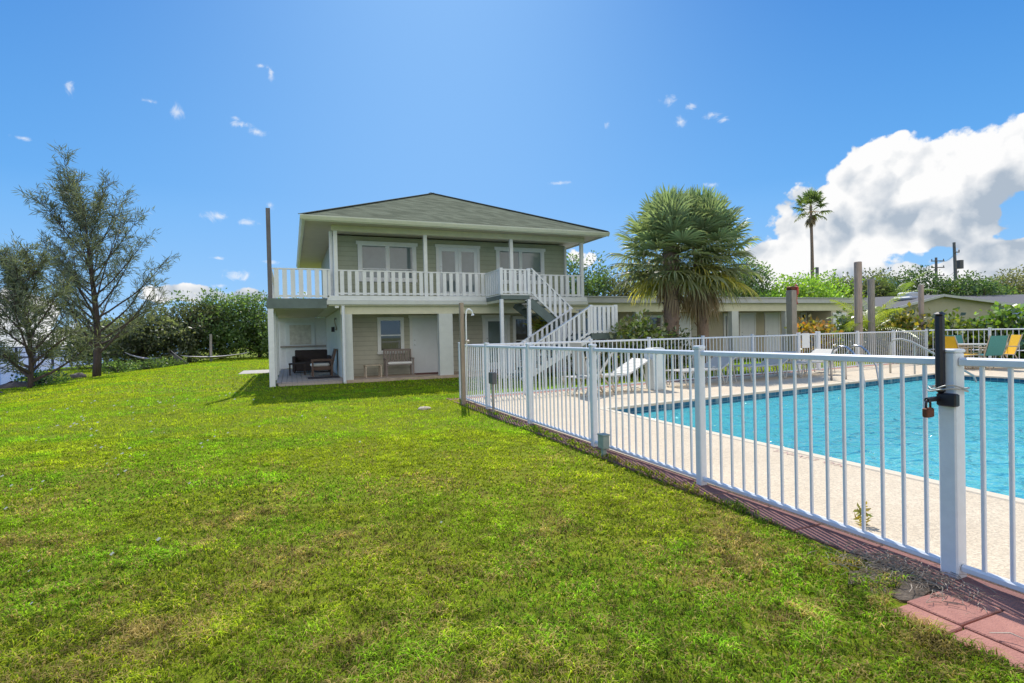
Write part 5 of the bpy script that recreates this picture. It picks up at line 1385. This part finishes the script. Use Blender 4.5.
# --- feathery pines at the left
def casuarina(label,base,h,topoff,rad,nb_,seed,tr=.2,needle=.42,low=.14):
    t=thing('australian_pine',label,'pine',base); g_=np.random.default_rng(seed); bx,by,bz=base
    tp=[(bx+topoff*f_**1.5+.12*math.sin(f_*5),by,bz-.3+(h*.97+.3)*f_) for f_ in np.linspace(0,1,9)]
    q=MB(); q.tube(tp,[tr*1.35*(1-f_)**.8+.015 for f_ in np.linspace(0,1,9)],8); trunk=q.build('trunk',M['bark'],t,smooth=True)
    br=MB(); P=[];Dd_=[]
    def along(f_):
        x=f_*8; i=min(int(x),7); a=Vector(tp[i]); b_=Vector(tp[i+1]); return np.array(a.lerp(b_,x-i))
    for k in range(nb_):
        f_=low+(1-low-.03)*((k+g_.uniform(0,1))/nb_); a=k*2.399+g_.uniform(-.5,.5)
        ln=rad*(1.0-.46*max(0,(f_-.2)/.8)**1.2)*g_.uniform(.6,1.2); e0=.42+.62*f_+g_.uniform(-.2,.2)
        p=along(f_); pts=[p]; el_=e0; aa=a
        m_=7
        for j in range(m_):
            d=np.array([math.cos(aa)*math.cos(el_),math.sin(aa)*math.cos(el_),math.sin(el_)]); p=p+d*ln/m_; pts.append(p); el_+=g_.uniform(-.05,.16); aa+=g_.uniform(-.15,.15)
        r0=.02+.055*(1-f_)
        br.tube([tuple(x_) for x_ in pts],[r0*(1-.85*j/m_) for j in range(m_+1)],5,cap=False)
        # side twigs
        for j in range(2,m_+1):
            for s_ in range(4 if j>3 else 2):
                d=unit((pts[j]-pts[j-1])[None])[0]; sd=unit(np.cross(d,g_.normal(size=3))[None])[0]
                td=unit((d*.9+sd*.8+np.array([0,0,.15]))[None])[0]; tl=g_.uniform(.3,.75)*(ln/3.2)**.5
                o_=pts[j-1]+(pts[j]-pts[j-1])*g_.random()
                br.tube([tuple(o_),tuple(o_+td*tl*.6),tuple(o_+td*tl)],[.012,.008,.004],3,cap=False)
                nn=13
                fr_=g_.uniform(.2,1.05,nn)[:,None]; P.append(o_+td*tl*fr_+g_.normal(size=(nn,3))*.06); Dd_.append(unit(td*.7+g_.normal(size=(nn,3))*.5+np.array([0,0,-.10])))
    br.build('branches' if False else 'limb',M['bark'],trunk)
    P=np.concatenate(P);D_=np.concatenate(Dd_); n=len(P)
    Nn=unit(np.cross(D_,g_.normal(size=(n,3)))); V,Qd=leaf_quads(P,D_,Nn,needle*g_.uniform(.6,1.2,n),.036,fold=.5)
    C=np.array([.080,.092,.064])*(.6+.8*g_.random((n,1)))+np.array([.03,.025,.0])*(g_.random((n,1))<.3)
    to_np(t,'crown',V,Qd,np.repeat(C,4,0),'needle')
    return t
casuarina('tall feathery pine with a forked open crown at the water edge',(-9.68,35.2,-.32),9.0,-.15,4.9,50,601,tr=.145)
casuarina('smaller feathery pine at the far left edge of the lawn',(-9.9,27.75,-.42),4.9,-.1,2.4,30,602,tr=.07,needle=.36,low=.10)

# --- hammocks, post, shore
def hammock(label,a,b_,sag,w):
    t=thing('hammock',label,'hammock',a,'hammocks at the shore'); a=Vector(a); b_=Vector(b_); d=(b_-a); s_=Vector((0,1,0)); q=MB(); n=16; vs_=[]
    for k in range(n+1):
        f_=.12+.76*k/n; c_=a.lerp(b_,f_)-Vector((0,0,sag*(1-(2*f_-1)**2))); ww=w*(math.sin(math.pi*(k+.6)/(n+1.2)))**.45
        vs_+=[c_-s_*ww/2+Vector((0,0,.14*ww)),c_,c_+s_*ww/2+Vector((0,0,.16*ww))]
    fs=[]
    for k in range(n):
        i=k*3; fs+=[(i,i+1,i+4,i+3),(i+1,i+2,i+5,i+4)]
    q.add(vs_,fs); q.build('bed',M['net'],t)
    for e_,k in ((a,0),(b_,n)):
        q=MB()
        for j in range(3): q.tube([tuple(e_),tuple(vs_[k*3+j])],.012,4)
        q.build('rope',M['net'],t)
hammock('pale net hammock slung beside the feathery pine',(-10.0,42.0,.75),(-6.9,41.2,.70),.55,.9)
hammock('dusky hammock slung between dark stand and thin post',(-6.7,40.9,.45),(-2.6,40.2,.55),.30,.9)
tag(MB().tube([(-5.0,41.3,-.25),(-5.0,41.3,.9),(-4.98,41.3,1.82)],[.085,.08,.075],8).build('hammock_post',M['woodgrey']),'thin grey post standing by the hammocks on the shore','post')
t=thing('hammock_stand','dark sloping hammock stand between the two hammocks','stand',(-6.9,41,-.2))
MB().bar((-6.7,41,-.2),(-7.3,41,.75),.14,.12).build('arm',M['darkpole'],t); MB().bar((-7.3,41,.75),(-6.3,41,-.18),.14,.12).build('arm',M['darkpole'],t); MB().box(-7.5,-6.1,40.9,41.1,-.25,-.12).build('base',M['darkpole'],t)
for i,(x,y,z,a,b_,c_,l) in enumerate([(-10.9,29.0,-.55,.8,.6,.35,'large dark boulder at the water edge, left of the small pine'),(-11.4,26.5,-.6,.7,.7,.3,'dark rock at the left edge of the lawn'),(-10.6,31.0,-.5,.5,.4,.2,'low dark rock right of the small pine'),
                                 (-10.4,34.9,-.4,.35,.3,.22,'dark stump shaped rock beside the big pine trunk'),(-11.2,33,-.55,.5,.5,.25,'wide shore rock between the two pines'),(-10.2,25.6,-.45,.35,.3,.12,'small brown rock in the rough grass at the left')]):
    stone('shore_rock',l,(x,y,z),(a,b_,c_),'rock',40+i,'rock',None)
q=None
for i,(x,y,h,l) in enumerate([(-9.6,38.5,.55,'low green plant behind the big pine trunk'),(-8.2,39.6,.6,'low leafy plant under the nearer hammock'),(-7.2,40.5,.6,'low leafy plant beside the dark hammock stand'),(-10.3,29.8,.45,'rough low plant at the foot of the small pine')]):
    shrub(l,(x,y,-.35),h,.9,.6,36,22,.13,GREEN,700+i,name='low_plant',m='leaf',mul=1.4)
# pier across the water
pr=thing('fishing_pier','low dark fishing pier with railings over the bay','pier',(-27,74,-.9))
dv=Vector((.93,-.38,0)); c0=Vector((-27,76.2,0))
q=MB(); q.bar(c0-dv*6+Vector((0,0,.05)),c0+dv*9+Vector((0,0,.05)),1.8,.18); q.build('deck',M['pier'],pr)
q=MB(); q.bar(c0-dv*5+Vector((0,0,1.15)),c0+dv*8.5+Vector((0,0,1.15)),2.4,.14); q.build('roof',M['pier'],pr)
for k in range(8):
    p=c0+dv*(-5.5+k*2); MB().tube([p+Vector((0,0,-1.3)),p+Vector((0,0,1.1))],.13,6).build('pile',M['pier'],pr)
MB().bar(c0-dv*6+Vector((0,0,.6)),c0+dv*9+Vector((0,0,.6)),.06,.08).build('railing',M['pier'],pr)

# ------------------------------------------------------------------ render settings
S.render.engine='CYCLES'
S.view_settings.view_transform='Standard'; S.view_settings.look='None'; S.view_settings.exposure=0
S.cycles.use_denoising=True
try: S.cycles.denoiser='OPENIMAGEDENOISE'
except Exception: pass
S.cycles.max_bounces=5; S.cycles.diffuse_bounces=3; S.cycles.glossy_bounces=3; S.cycles.transmission_bounces=4; S.cycles.transparent_max_bounces=12; S.cycles.caustics_reflective=False; S.cycles.caustics_refractive=False
S.cycles.sample_clamp_indirect=6
